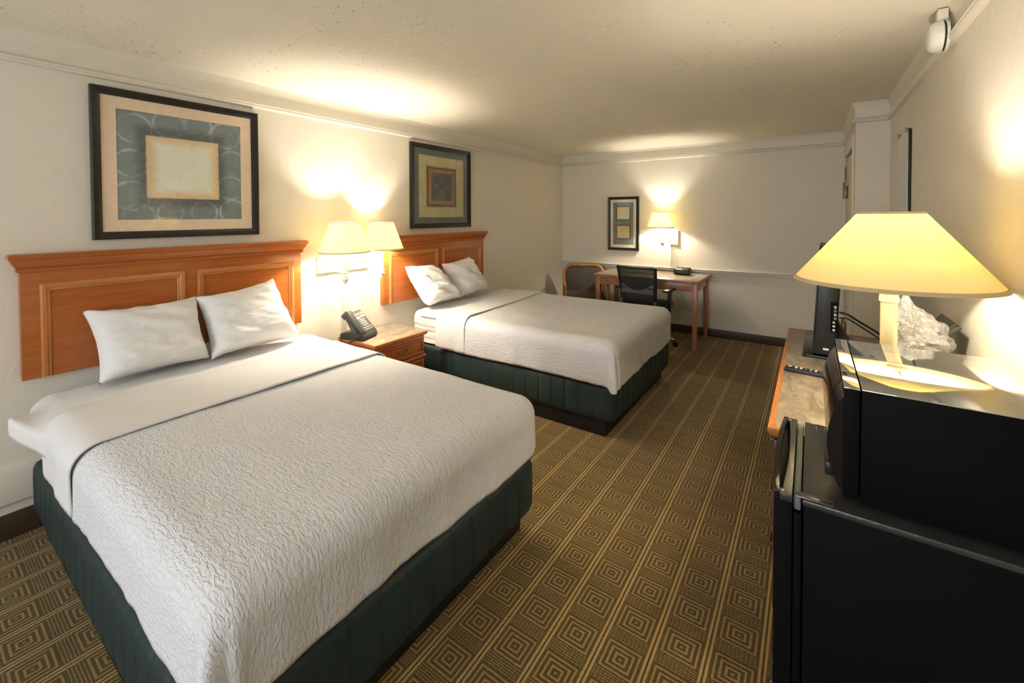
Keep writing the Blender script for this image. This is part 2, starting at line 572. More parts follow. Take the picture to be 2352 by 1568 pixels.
def add_lathe(bm, prof, seg=32, c=(0, 0, 0), axis='Z', cap=True):
    rings = []
    for r, z in prof:
        ring = []
        for k in range(seg):
            a = 2 * PI * k / seg
            p = (r * math.cos(a), r * math.sin(a), z)
            if axis == 'X':
                p = (z, p[0], p[1])
            elif axis == 'Y':
                p = (p[0], z, p[1])
            ring.append(bm.verts.new((p[0] + c[0], p[1] + c[1], p[2] + c[2])))
        rings.append(ring)
    for a, b in zip(rings[:-1], rings[1:]):
        for k in range(seg):
            bm.faces.new((a[k], a[(k + 1) % seg], b[(k + 1) % seg], b[k]))
    if cap:
        bm.faces.new(rings[0][::-1]); bm.faces.new(rings[-1])


def lathe(name, prof, mat, parent=None, seg=32, c=(0, 0, 0), axis='Z', cap=True):
    bm = bmesh.new()
    add_lathe(bm, prof, seg, c, axis, cap)
    return finish(name, bm, mat, parent)


def smooth_path(pts, n=8):
    P = [Vector(p) for p in pts]
    P = [P[0] * 2 - P[1]] + P + [P[-1] * 2 - P[-2]]
    out = []
    for i in range(1, len(P) - 2):
        for k in range(n):
            t = k / n
            a, b, c, d = P[i - 1], P[i], P[i + 1], P[i + 2]
            out.append(0.5 * ((2 * b) + (c - a) * t + (2 * a - 5 * b + 4 * c - d) * t * t + (3 * b - a - 3 * c + d) * t ** 3))
    out.append(P[-2])
    return out


def add_tube(bm, pts, r, seg=8, rads=None):
    pts = [Vector(p) for p in pts]
    rings = []
    up = None
    for i, p in enumerate(pts):
        d = (pts[min(i + 1, len(pts) - 1)] - pts[max(i - 1, 0)]).normalized()
        if up is None:
            up = d.orthogonal().normalized()
        up = (up - d * up.dot(d)).normalized()
        s = d.cross(up)
        rr = rads[i] if rads else r
        rings.append([bm.verts.new(p + (up * math.cos(2 * PI * k / seg) + s * math.sin(2 * PI * k / seg)) * rr) for k in range(seg)])
    for a, b in zip(rings[:-1], rings[1:]):
        for k in range(seg):
            bm.faces.new((a[k], a[(k + 1) % seg], b[(k + 1) % seg], b[k]))
    bm.faces.new(rings[0][::-1]); bm.faces.new(rings[-1])


def tube(name, pts, r, mat, parent=None, seg=8, smooth=True, rads=None):
    bm = bmesh.new()
    add_tube(bm, smooth_path(pts) if smooth else pts, r, seg, rads)
    return finish(name, bm, mat, parent, angle=60)


def add_prism(bm, poly, axis, a, b):
    """poly: 2-D points in the two other axes (in xyz order), extruded along axis from a to b"""
    def mk(p, t):
        q = list(p); q.insert(axis, t)
        return bm.verts.new(q)
    A = [mk(p, a) for p in poly]; B = [mk(p, b) for p in poly]
    n = len(poly)
    bm.faces.new(A[::-1]); bm.faces.new(B)
    for i in range(n):
        bm.faces.new((A[i], A[(i + 1) % n], B[(i + 1) % n], B[i]))


def prism(name, poly, axis, a, b, mat, parent=None, bev=0.0, angle=35):
    bm = bmesh.new()
    add_prism(bm, poly, axis, a, b)
    if bev:
        bmesh.ops.bevel(bm, geom=bm.edges[:], offset=bev, segments=2, profile=0.5, affect='EDGES')
    return finish(name, bm, mat, parent, angle=angle)


def uv_quad(name, corners, mat, parent=None):
    """flat printed sheet: corners BL BR TR TL"""
    bm = bmesh.new()
    uvl = bm.loops.layers.uv.new('UVMap')
    f = bm.faces.new([bm.verts.new(c) for c in corners])
    for lp, uv in zip(f.loops, ((0, 0), (1, 0), (1, 1), (0, 1))):
        lp[uvl].uv = uv
    me = bpy.data.meshes.new(name); bm.to_mesh(me); bm.free()
    me.materials.append(M[mat])
    o = bpy.data.objects.new(name, me); COL.objects.link(o); o.parent = parent
    return o


def nz(x, y, z=0.0):
    return noise.noise(Vector((x, y, z)))


# ================================================================== the room
T = 0.10
struct(box('floor', (XL - T, YB - T, -0.05), (XR + T, YF + T, 0), 'carpet', bev=0), 'brown and gold geometric patterned carpet')
struct(box('ceiling', (XL - T, YB - T, ZC), (XR + T, YF + T, ZC + 0.08), 'ceiling', bev=0), 'cream popcorn textured ceiling')
struct(box('wall_left', (XL - T, YB - T, 0), (XL, YF + T, ZC), 'wall', bev=0), 'cream textured wall behind the headboards')
struct(box('wall_far', (XL, YF, 0), (XR + T, YF + T, ZC), 'wall', bev=0), 'cream wall behind the desk')
struct(box('wall_right', (XR, YB - T, 0), (XR + T, YF, ZC), 'wall', bev=0), 'cream textured wall behind the dresser')
# closet block with its door at the far right
bm = bmesh.new()
add_box(bm, (JX, JY, 0), (XR, JY + 0.09, ZC))
add_box(bm, (JX, JY + 0.09, 2.08), (JX + 0.09, YF, ZC))
add_box(bm, (JX, JY + 0.09, 0), (JX + 0.09, JY + 0.17, 2.08))
add_box(bm, (JX, 5.52, 0), (JX + 0.09, YF, 2.08))
struct(finish('wall_closet', bm, 'wall'), 'narrow cream wall of the closet corner')
# wall behind the camera, with an opening added for the assumed window
bm = bmesh.new()
add_box(bm, (XL, YB - T, 0), (XR, YB, 0.80))
add_box(bm, (XL, YB - T, 2.10), (XR, YB, ZC))
add_box(bm, (XL, YB - T, 0.80), (-2.3, YB, 2.10))
add_box(bm, (-0.3, YB - T, 0.80), (XR, YB, 2.10))
struct(finish('wall_back', bm, 'wall'), 'cream wall with an added window opening')
bm = bmesh.new()
for lo, hi in (((-2.3, 0.80), (-2.25, 2.10)), ((-0.35, 0.80), (-0.3, 2.10)), ((-2.25, 0.80), (-0.35, 0.85)), ((-2.25, 2.05), (-0.35, 2.10)), ((-1.325, 0.85), (-1.275, 2.05))):
    add_box(bm, (lo[0], YB - 0.08, lo[1]), (hi[0], YB - 0.03, hi[1]), 0.004)
wn = struct(finish('added_window_1', bm, 'trim'), 'added cream framed window at the fill light')  # unseen window, added to go with the fill light
box('pane', (-2.25, YB - 0.06, 0.85), (-0.35, YB - 0.054, 2.05), 'pane', wn, bev=0)

# crown: flat frieze board with a bead along its foot
def crown(name, pts, label):
    """pts: corner list in plan of the wall line, room side on the left of travel"""
    bm = bmesh.new()
    prof = [(0.0, 2.222), (0.022, 2.226), (0.028, 2.234), (0.024, 2.241), (0.030, 2.248), (0.020, 2.257), (0.007, 2.262), (0.007, 2.325), (0.012, 2.352), (0.022, 2.372), (0.026, ZC), (0.0, ZC)]
    P = [Vector(p) for p in pts]
    rings = []
    for i, p in enumerate(P):
        if 0 < i < len(P) - 1:
            a = (p - P[i - 1]).normalized(); b = (P[i + 1] - p).normalized()
            n1 = Vector((-a.y, a.x)); n2 = Vector((-b.y, b.x))
            nn = (n1 + n2) / (1 + n1.dot(n2))
        else:
            a = (P[i + 1] - p if i == 0 else p - P[i - 1]).normalized()
            nn = Vector((-a.y, a.x))
        rings.append([bm.verts.new((p.x + nn.x * d, p.y + nn.y * d, z)) for d, z in prof])
    k = len(prof)
    for a, b in zip(rings[:-1], rings[1:]):
        for i in range(k):
            bm.faces.new((a[i], a[(i + 1) % k], b[(i + 1) % k], b[i]))
    bm.faces.new(rings[0]); bm.faces.new(rings[-1][::-1])
    return struct(finish(name, bm, 'trim', angle=25), label)


crown('trim_1', [(XL, YF), (XL, YB)], 'cream crown moulding above the headboards')
crown('trim_2', [(JX, YF), (XL, YF)], 'cream crown moulding above the desk')
crown('trim_3', [(XR, YB), (XR, JY), (JX, JY), (JX, YF)], 'cream crown moulding above the dresser and closet')
# chair rail on the far wall
prism('trim_4', [(YF, 0.775), (YF - 0.018, 0.779), (YF - 0.026, 0.795), (YF - 0.026, 0.812), (YF - 0.036, 0.822), (YF, 0.826)], 0, XL, JX, 'trim')
struct(bpy.data.objects['trim_4'], 'cream chair rail on the wall behind the desk')
# board low on the left wall
struct(box('trim_5', (XL, YB, 0.17), (XL + 0.022, 5.7, 0.34), 'trim', bev=0.004), 'low cream board along the wall beneath the headboards')
struct(box('baseboard_left', (XL, YB, 0), (XL + 0.010, YF, 0.12), 'vinyl', bev=0.003), 'dark brown vinyl baseboard')
struct(box('baseboard_far', (XL, YF - 0.010, 0), (JX, YF, 0.10), 'vinyl', bev=0.003), 'dark brown vinyl baseboard')
struct(box('baseboard_right', (XR - 0.010, YB, 0), (XR, JY, 0.10), 'vinyl', bev=0.003), 'dark brown vinyl baseboard')
struct(box('baseboard_closet', (JX, JY - 0.010, 0), (XR - 0.01, JY, 0.10), 'vinyl', bev=0.003), 'dark brown vinyl baseboard')
# door in the closet side wall
dr = thing('door_1', 'cream panel door with dark hinges in the closet corner', 'door', (JX, 5.0, 0))
del dr['category']
struct(dr)
box('door_slab', (0.012, -0.42, 0.012), (0.05, 0.50, 2.06), 'door', dr, bev=0.003)
for a, b in ((-0.51, -0.43), (0.51, 0.59)):
    box('casing', (-0.014, a, 0), (0.0, b, 2.15), 'trim', dr, bev=0.004)
box('casing', (-0.014, -0.43, 2.07), (0.0, 0.51, 2.15), 'trim', dr, bev=0.004)
for z in (0.36, 1.72):
    h = box('hinge', (-0.020, 0.425, z - 0.06), (0.012, 0.462, z + 0.06), 'brass', dr, bev=0.002)
    lathe('hinge_pin', [(0.007, z - 0.065), (0.007, z + 0.10)], 'brass', h, 10, (-0.022, 0.444, 0))
box('latch_guard', (-0.018, 0.43, 1.83), (-0.008, 0.445, 1.97), 'brass', dr, bev=0.002)

# ================================================================== beds
def add_uv_grid(bm, fn, na, nb, close=False):
    uvl = bm.loops.layers.uv.verify()
    V = []
    for i in range(na + 1):
        V.append([])
        for j in range(nb + 1):
            p, uv = fn(i / na, j / nb)
            V[-1].append((bm.verts.new(p), uv))
    for i in range(na):
        for j in range(nb):
            q = (V[i][j], V[i + 1][j], V[i + 1][j + 1], V[i][j + 1])
            f = bm.faces.new([v for v, _ in q])
            for lp, (_, uv) in zip(f.loops, q):
                lp[uvl].uv = uv


def drape(name, mat, parent, x0, x1, y0, y1, ztop, r, near, far, foot, na, nb, seed=0, skew=0.0, thick=0.006,
          wob=0.012, hemwave=0.015, post=None, topn=0.006, p=3.0, cap=1.06, capf=1.0):
    """cloth over a bed: lies on the top, hangs over near side (y0), far side (y1) and, if foot>0, the foot (x1)"""
    xi = x1 - r if foot > 0 else x1
    yi0, yi1 = y0 + r, y1 - r
    Dn, Df, Dx = near + .571 * r, far + .571 * r, (foot + .571 * r if foot > 0 else 0)

    def fn(s, t):
        a = x0 + s * (xi + Dx - x0)
        b = yi0 - Dn + t * (yi1 + Df - yi0 + Dn)
        da = max(0.0, a - xi) if foot > 0 else 0.0
        sg = -1 if b < yi0 else 1
        db = yi0 - b if b < yi0 else max(0.0, b - yi1)
        bx, by = min(a, xi), min(max(b, yi0), yi1)
        d = (da ** p + db ** p) ** (1 / p) if da > 0 and db > 0 else da + db
        d = min(d, (cap * max(Dx, Dn) if sg < 0 else capf * min(Dx, Df))) if da > 0 and db > 0 else d
        if d > r * PI / 2:
            h, dz = r, r + d - r * PI / 2
        else:
            h, dz = r * math.sin(d / r), r * (1 - math.cos(d / r))
        L = math.hypot(da, db) or 1
        ux, uy = da / L, sg * db / L
        hang = min(1.0, max(0.0, (dz - 0.4 * r) / 0.2))
        q = by * 1.0 if da > db else bx
        out = wob * hang * (nz(q * 5.0, seed + 3.1, 0.3) + 0.5 * nz(q * 13, seed + 7.7, dz * 3))
        cn = (4 * ux * ux * uy * uy) if da > 0 and db > 0 else 0.0
        th = math.atan2(abs(uy), ux) if cn > 0 else 0
        out += cn * hang * (0.030 + 0.022 * math.sin(th * 9)) * (1.0 if sg < 0 else 0.15)
        wave = hemwave * nz(q * 2.3, seed + 1.7, 2.0) * hang
        x = bx + ux * (h + out) + skew * (by - (y0 + y1) / 2) * (1.0 if foot <= 0 else max(0.0, 1 - s * 2.0))
        y = by + uy * (h + out)
        z = ztop - dz - wave + topn * (nz(a * 2.2, b * 2.2, seed) + 0.5 * nz(a * 6, b * 6, seed + 4)) * (1 - hang)
        P = Vector((x, y, z))
        if post:
            P = post(P, s, t, dz)
        return P, (a, b)

    bm = bmesh.new()
    add_uv_grid(bm, fn, na, nb)
    o = finish(name, bm, mat, parent, angle=80)
    md = o.modifiers.new('thickness', 'SOLIDIFY')
    md.thickness = thick; md.offset = 1.0
    return o


def rounded_rect(x0, x1, y0, y1, r, step):
    """perimeter points with outward normals"""
    out = []
    def seg(a, b, n):
        L = (Vector(b) - Vector(a)).length
        k = max(1, int(L / step))
        for i in range(k):
            q = Vector(a).lerp(Vector(b), i / k)
            out.append((q.x, q.y, n[0], n[1]))
    def arc(cx, cy, a0):
        for i in range(6):
            a = a0 + PI / 2 * i / 6
            out.append((cx + r * math.cos(a), cy + r * math.sin(a), math.cos(a), math.sin(a)))
    seg((x0 + r, y0), (x1 - r, y0), (0, -1)); arc(x1 - r, y0 + r, -PI / 2)
    seg((x1, y0 + r), (x1, y1 - r), (1, 0)); arc(x1 - r, y1 - r, 0)
    seg((x1 - r, y1), (x0 + r, y1), (0, 1)); arc(x0 + r, y1 - r, PI / 2)
    seg((x0, y1 - r), (x0, y0 + r), (-1, 0)); arc(x0 + r, y0 + r, PI)
    return out


def bed_base(y0, y1, label):
    t = thing('bed_base', label, 'bed base', (-2.05, (y0 + y1) / 2, 0))
    ox, oy = -2.05, (y0 + y1) / 2
    X0, X1 = -3.02, -1.075
    box('plinth', (X0 + 0.05 - ox, y0 + 0.03 - oy, 0), (X1 - 0.06 - ox, y1 - 0.03 - oy, 0.125), 'plinth', t, bev=0.004)
    bm = bmesh.new()
    per = rounded_rect(X0, X1, y0, y1, 0.035, 0.009)
    zp = [(0.112, -0.012), (0.118, -0.002), (0.14, 0.004), (0.20, 0.006), (0.28, 0.006), (0.325, 0.003), (0.345, -0.006), (0.356, -0.025)]
    rings = []
    for z, off in zp:
        ring = []
        for (x, y, nx, ny) in per:
            s = (x if abs(ny) > abs(nx) else y)
            ph = (s + 0.02) / 0.108
            g = abs(ph - round(ph)) * 2            # 0 at the seam
            inset = -0.006 * math.exp(-(g / 0.12) ** 2)
            wv = 0.004 * nz(s * 7, z * 6, y0)
            e = off + inset + wv
            ring.append(bm.verts.new((x + nx * e - ox, y + ny * e - oy, z)))
        rings.append(ring)
    n = len(per)
    for a, b in zip(rings[:-1], rings[1:]):
        for k in range(n):
            bm.faces.new((a[k], a[(k + 1) % n], b[(k + 1) % n], b[k]))
    bm.faces.new(rings[-1]); bm.faces.new(rings[0][::-1])
    finish('quilted_skirt', bm, 'green', t, angle=50)
    return t


def mattress(y0, y1, label, seed):
    bm = bmesh.new()
    X0, X1, Z0, Z1 = -3.02, -1.085, 0.362, 0.640
    uvl = bm.loops.layers.uv.verify()
    per = rounded_rect(X0, X1, y0, y1, 0.07, 0.035)
    zp = [(Z0, -0.02)]
    for i in range(1, 25):
        zp.append((Z0 + (Z1 - Z0 - 0.06) * i / 24, 0.0))
    for i in range(1, 7):
        a = PI / 2 * i / 6
        zp.append((Z1 - 0.06 + 0.06 * math.sin(a), -0.06 * (1 - math.cos(a))))
    rings = []
    acc = 0
    for z, off in zp:
        ring = []
        acc_s = 0
        for (x, y, nx, ny) in per:
            s = x if abs(ny) > abs(nx) else y
            wr = (0.006 if seed < 3 else 0.012) * nz(s * 1.6, z * 34, seed) if z < Z1 - 0.05 else 0
            e = off + wr
            ring.append((bm.verts.new((x + nx * e, y + ny * e, z)), (s, z)))
        rings.append(ring)
    n = len(per)
    for a, b in zip(rings[:-1], rings[1:]):
        for k in range(n):
            q = (a[k], a[(k + 1) % n], b[(k + 1) % n], b[k])
            f = bm.faces.new([v for v, _ in q])
            for lp, (_, uv) in zip(f.loops, q):
                lp[uvl].uv = uv
    f = bm.faces.new([v for v, _ in rings[-1]])
    for lp in f.loops:
        lp[uvl].uv = (lp.vert.co.x, lp.vert.co.y)
    bm.faces.new([v for v, _ in rings[0]][::-1])
    o = finish('mattress', bm, 'sheet_wr', angle=60)
    return tag(o, label, 'mattress')


def pillow(BL, BR, TR, TL, thick, seed, label, pin=0.10):
    BL, BR, TR, TL = map(Vector, (BL, BR, TR, TL))
    nrm = (BR - BL).cross(TL - BL).normalized()
    bm = bmesh.new()
    n = 40
    for side in (1, -1):
        def fn(s, t):
            u, v = s * 2 - 1, t * 2 - 1
            u2 = u * (1 - pin * (1 - v * v) * u * u)
            v2 = v * (1 - pin * (1 - u * u) * v * v)
            S, Tt = (u2 + 1) / 2, (v2 + 1) / 2
            P = BL * (1 - S) * (1 - Tt) + BR * S * (1 - Tt) + TR * S * Tt + TL * (1 - S) * Tt
            e = max(0.0, (1 - u ** 4) * (1 - v ** 4))
            hh = thick * e ** 0.55 * (1.0 - 0.22 * v)
            fold = 0.022 * nz(u * 1.7 + seed, v * 4.0 + u * 1.5, seed) * e ** 0.4 + 0.006 * nz(u * 3 + v * 5, v * 9 - u * 3, seed + 5) * e ** 0.3
            cre = 0.010 * math.sin((u + v) * 9 + seed) * max(0.0, abs(u) + abs(v) - 1.0) * e ** 0.3
            P = P + nrm * side * (hh + (fold + cre) * (1 if side > 0 else 0.3))
            edge = (1 - e)
            P += Vector((0, 0, 1)) * 0.006 * nz(u * 4, v * 4, seed + 9) * edge
            return P, (s * 0.5 + seed, t * 0.36)
        add_uv_grid(bm, fn, n, n)
    bmesh.ops.remove_doubles(bm, verts=bm.verts[:], dist=0.0004)
    o = finish('pillow', bm, 'pillow', angle=80)
    return tag(o, label, 'pillow')


def headboard(y0, y1, xf, label):
    """y0..y1 body, fixed to the left wall"""
    yc = (y0 + y1) / 2
    t = thing('headboard', label, 'headboard', (XL, yc, 0.733))
    w = (y1 - y0) / 2
    D = 0.045
    box('back_panel', (0.001, -w, 0.0), (D, w, 0.53), 'cherry', t, bev=0.004)
    # crown profile sweeps round the two ends
    prof = [(0.0, 0.508), (0.010, 0.510), (0.012, 0.524), (0.008, 0.528), (0.016, 0.536), (0.026, 0.556), (0.030, 0.568), (0.036, 0.572), (0.038, 0.588), (0.030, 0.594), (0.0, 0.594)]
    bm = bmesh.new()
    path = [((0.001, -w), (0, -1)), ((D, -w), (1, -1)), ((D, w), (1, 1)), ((0.001, w), (0, 1))]
    rings = [[bm.verts.new((p[0] + nn[0] * d, p[1] + nn[1] * d, z)) for d, z in prof] for p, nn in path]
    for a, b in zip(rings[:-1], rings[1:]):
        for k in range(len(prof) - 1):
            bm.faces.new((a[k], a[k + 1], b[k + 1], b[k]))
    bm.faces.new([r[-1] for r in rings])
    bm.faces.new([r[0] for r in rings][::-1])
    for r in (rings[0], rings[-1]):
        bm.faces.new(r)
    finish('crown_moulding', bm, 'cherry', t, angle=25)
    for k, (a, b) in enumerate(((-w + 0.062, -0.032), (0.032, w - 0.058))):
        # mitred moulding in the shape of an upturned U, then the panel inside it
        pm = [(0.0, 0.0), (0.0, 0.010), (0.008, 0.014), (0.020, 0.012), (0.026, 0.006), (0.032, 0.007), (0.036, 0.003), (0.038, 0.0)]
        zt = 0.450
        for part in ('left', 'top', 'right'):
            bm = bmesh.new()
            if part == 'left':
                A = [bm.verts.new((D + h, a + q, 0.004)) for q, h in pm]
                B = [bm.verts.new((D + h, a + q, zt - q)) for q, h in pm]
            elif part == 'right':
                A = [bm.verts.new((D + h, b - q, 0.004)) for q, h in pm]
                B = [bm.verts.new((D + h, b - q, zt - q)) for q, h in pm]
            else:
                A = [bm.verts.new((D + h, a + q, zt - q)) for q, h in pm]
                B = [bm.verts.new((D + h, b - q, zt - q)) for q, h in pm]
            for i in range(len(pm) - 1):
                bm.faces.new((A[i], A[i + 1], B[i + 1], B[i]))
            bm.faces.new(A); bm.faces.new(B[::-1])
            finish('panel_moulding', bm, 'cherry_light' if part == 'top' else 'cherry_light_v', t, angle=20)
        box('inset_panel', (D - 0.002, a + 0.039, 0.004), (D + 0.002, b - 0.039, zt - 0.039), 'cherry', t, bev=0.0)
    return t


headboard(0.349, 1.700, 0, 'cherry wood two panel headboard under the beige matted picture')
headboard(2.427, 3.812, 0, 'cherry wood two panel headboard under the grey matted picture')

bed_base(0.375, 1.735, 'dark green quilted bed base of the bed below the beige matted picture')
bed_base(2.715, 4.105, 'dark green quilted bed base on black plinth between nightstand and desk')
mattress(0.395, 1.722, 'white sheeted mattress of the bed below the beige matted picture', 1.3)
mattress(2.735, 4.090, 'white sheeted mattress of the bed beside the desk', 4.1)

# coverlets
o = drape('coverlet', 'coverlet', None, -2.36, -1.050, 0.370, 1.748, 0.652, 0.085, 0.235, 0.25, 0.255, 130, 130, seed=1.0, hemwave=0.02, p=2.1, cap=1.35)
tag(o, 'white puckered coverlet on the bed below the beige matted picture', 'coverlet')
o = drape('coverlet', 'coverlet', None, -2.55, -1.050, 2.700, 4.120, 0.652, 0.085, 0.285, 0.27, 0.295, 130, 130, seed=5.0, hemwave=0.02, skew=-0.05)
tag(o, 'white puckered coverlet on the bed beside the desk', 'coverlet')


# turned-down top sheets
def flare(P, s, t, dz):
    if P.y < 0.60 and P.x < -2.40:
        k = math.exp(-((P.x + 2.73) / 0.13) ** 2)
        w_ = min(1.0, dz / 0.07)
        P.y -= 0.088 * k * w_
        P.z += 0.075 * k * w_ * w_
    return P


ts = thing('top_sheet', 'white flat sheet turned down below the pillows under the beige matted picture', 'bed sheet', (-2.5, 1.05, 0.66))
o = drape('sheet_body', 'sheet', ts, -2.96, -2.30, 0.364, 1.754, 0.660, 0.085, 0.14, 0.20, 0, 60, 110, seed=2.0, wob=0.016, post=flare, thick=0.004, topn=0.009)
o.location = (2.5, -1.05, -0.66)
o = drape('turned_down_cuff', 'sheet', ts, -2.62, -2.165, 0.356, 1.760, 0.666, 0.088, 0.235, 0.25, 0, 40, 110, seed=3.0, wob=0.012, thick=0.007)
o.location = (2.5, -1.05, -0.66)
ts = thing('top_sheet', 'white waffle edged sheet turned down on the bed beside the desk', 'bed sheet', (-2.5, 3.4, 0.66))
o = drape('sheet_body', 'sheet', ts, -2.90, -2.50, 2.706, 4.112, 0.658, 0.085, 0.05, 0.20, 0, 50, 110, seed=6.0, wob=0.006, thick=0.004)
o.location = (2.5, -3.4, -0.66)
o = drape('turned_down_cuff', 'waffle', ts, -2.69, -2.37, 2.692, 4.126, 0.664, 0.088, 0.300, 0.27, 0, 40, 110, seed=7.0, wob=0.010, thick=0.007, skew=-0.05)
o.location = (2.5, -3.4, -0.66)

# pillows
pillow((-2.84, 0.575, 0.685), (-2.83, 1.045, 0.690), (-2.96, 1.035, 1.035), (-2.97, 0.545, 1.035), 0.105, 1.0, 'plump smooth white pillow leaning on the headboard far from the wall lamps')
pillow((-2.80, 1.040, 0.690), (-2.84, 1.585, 0.690), (-2.95, 1.465, 1.085), (-2.94, 1.015, 1.035), 0.105, 2.6, 'creased white pillow with raised corner on the headboard next to the telephone')
pillow((-2.78, 2.730, 0.705), (-2.78, 3.140, 0.715), (-2.96, 2.940, 1.040), (-2.96, 2.610, 1.055), 0.110, 4.2, 'slumped white pillow with sideways creases beside the lit wall lamps', 0.06)
pillow((-2.82, 3.170, 0.700), (-2.84, 3.640, 0.720), (-2.935, 3.465, 1.075), (-2.935, 3.045, 1.035), 0.100, 6.4, 'white pillow with raised corner at the headboard end beside bare wall', 0.06)


# ================================================================== pictures
def picture(name, label, origin, w, h, fw, mw, art, matm, axis, loc_rot):
    t = thing(name, label, 'picture', origin, loc_rot)
    # local frame: x across, z up, -y toward the room
    D = 0.030
    prof = [(0.0, 0.0), (0.0, D), (0.006, D + 0.003), (fw * 0.55, D - 0.001), (fw - 0.006, D - 0.010), (fw, D - 0.012), (fw, 0.006)]
    cs = [(-w / 2, -h / 2, 1, 1), (w / 2, -h / 2, -1, 1), (w / 2, h / 2, -1, -1), (-w / 2, h / 2, 1, -1)]
    for i in range(4):
        bm = bmesh.new()
        A = [bm.verts.new((cs[i][0] + cs[i][2] * q, -d, cs[i][1] + cs[i][3] * q)) for q, d in prof]
        c2 = cs[(i + 1) % 4]
        B = [bm.verts.new((c2[0] + c2[2] * q, -d, c2[1] + c2[3] * q)) for q, d in prof]
        for k in range(len(prof) - 1):
            bm.faces.new((A[k], A[k + 1], B[k + 1], B[k]))
        bm.faces.new(A); bm.faces.new(B[::-1])
        finish('frame_rail', bm, 'frame_black', t, angle=25)
    iw, ih = w / 2 - fw, h / 2 - fw
    # mat board with a window
    bm = bmesh.new()
    aw, ah = iw - mw[0], ih - mw[1]
    for lo, hi in (((-iw, -ih), (iw, -ah)), ((-iw, ah), (iw, ih)), ((-iw, -ah), (-aw, ah)), ((aw, -ah), (iw, ah))):
        add_box(bm, (lo[0], -0.0135, lo[1]), (hi[0], -0.011, hi[1]))
    finish('mat_board', bm, matm, t)
    uv_quad('print', [(-aw, -0.0112, -ah), (aw, -0.0112, -ah), (aw, -0.0112, ah), (-aw, -0.0112, ah)], art, t)
    box('backing', (-iw - 0.003, -0.010, -ih - 0.003), (iw + 0.003, -0.001, ih + 0.003), 'frame_black', t, bev=0)
    uv_quad('glass', [(-iw, -0.0165, -ih), (iw, -0.0165, -ih), (iw, -0.0165, ih), (-iw, -0.0165, ih)], 'pane', t)
    return t


picture('framed_picture', 'black framed abstract print with cream square on blue, beige mat', (XL + 0.002, 1.016, 1.783), 0.818, 0.802, 0.040, (0.063, 0.063), 'art1', 'mat_beige', 0, PI / 2)
picture('framed_picture', 'black framed abstract print with dark square on olive, grey mat', (XL + 0.002, 3.193, 1.786), 0.845, 0.806, 0.044, (0.060, 0.060), 'art2', 'mat_grey', 0, PI / 2)
picture('framed_picture', 'narrow black framed print of two gold squares above the desk', (-2.127, YF - 0.002, 1.386), 0.436, 0.732, 0.036, (0.037, 0.040), 'art3', 'mat_sand', 1, 0)


# ================================================================== wall lamps
STEM = [(0.004, -0.235), (0.010, -0.225), (0.020, -0.205), (0.026, -0.200), (0.029, -0.192), (0.022, -0.185), (0.026, -0.178), (0.024, -0.168),
        (0.019, -0.162), (0.019, -0.155), (0.023, -0.150), (0.019, -0.145), (0.0185, -0.055), (0.020, -0.045), (0.0215, -0.040), (0.019, -0.034),
        (0.024, -0.018), (0.025, -0.006), (0.012, 0.0)]


def add_shade(bm, rb, rt, z0, z1, th=0.0018, seg=48):
    prof = [(rb, z0), (rt, z1), (rt - th, z1), (rb - th, z0)]
    rings = []
    for r, z in prof:
        rings.append([bm.verts.new((r * math.cos(2 * PI * k / seg), r * math.sin(2 * PI * k / seg), z)) for k in range(seg)])
    for i in range(4):
        a, b = rings[i], rings[(i + 1) % 4]
        for k in range(seg):
            bm.faces.new((a[k], a[(k + 1) % seg], b[(k + 1) % seg], b[k]))


def shade_set(t, c, rb, rt, h, smat, bmat, z_up=0.004, bulb_h=0.45, seam=None):
    """shade with taped rims, spider, bulb; c is the centre of the shade's bottom circle"""
    bm = bmesh.new(); add_shade(bm, rb, rt, 0, h)
    s = finish('lamp_shade', bm, smat, t, angle=40); s.location = c
    for r, z, nm in ((rb, 0.0, 'rim_tape'), (rt, h, 'rim_tape')):
        bm = bmesh.new()
        dz = 0.010 if z == 0 else -0.007
        dr = (rt - rb) / h * dz
        pr = [(r + 0.0018, z - 0.001), (r + dr + 0.0018, z + dz), (r + dr - 0.0035, z + dz), (r - 0.0035, z - 0.001)]
        sg = 48
        R = [[bm.verts.new((q * math.cos(2 * PI * k / sg), q * math.sin(2 * PI * k / sg), zz)) for k in range(sg)] for q, zz in pr]
        for i in range(4):
            for k in range(sg):
                bm.faces.new((R[i][k], R[i][(k + 1) % sg], R[(i + 1) % 4][(k + 1) % sg], R[(i + 1) % 4][k]))
        finish(nm, bm, 'shade_trim' if smat == 'shade_big' else 'ivory', s, angle=40)
    if seam is not None:
        bm = bmesh.new()
        ca, sa = math.cos(seam), math.sin(seam)
        add_tube(bm, [(ca * (rb + .001), sa * (rb + .001), 0.004), (ca * (rt + .001), sa * (rt + .001), h - 0.004)], 0.003, 6)
        finish('seam', bm, 'shade_trim', s)
    bm = bmesh.new()
    bmesh.ops.create_uvsphere(bm, u_segments=16, v_segments=10, radius=R_BULB)
    b = finish('bulb', bm, bmat, t, angle=180); b.location = (c[0], c[1], c[2] + h * bulb_h)
    lathe('lamp_socket', [(0.016, c[2] - 0.02), (0.016, c[2] + h * bulb_h - R_BULB - 0.012), (0.013, c[2] + h * bulb_h - R_BULB - 0.003)], 'ivory', t, 16, (c[0], c[1], 0))
    bm = bmesh.new()
    for k in range(3):
        a = 2 * PI * k / 3
        add_tube(bm, [(0, 0, h - 0.012), (rt * 0.98 * math.cos(a), rt * 0.98 * math.sin(a), h - 0.006)], 0.0015, 5)
    sp = finish('shade_spider', bm, 'brass', t); sp.location = c
    return s


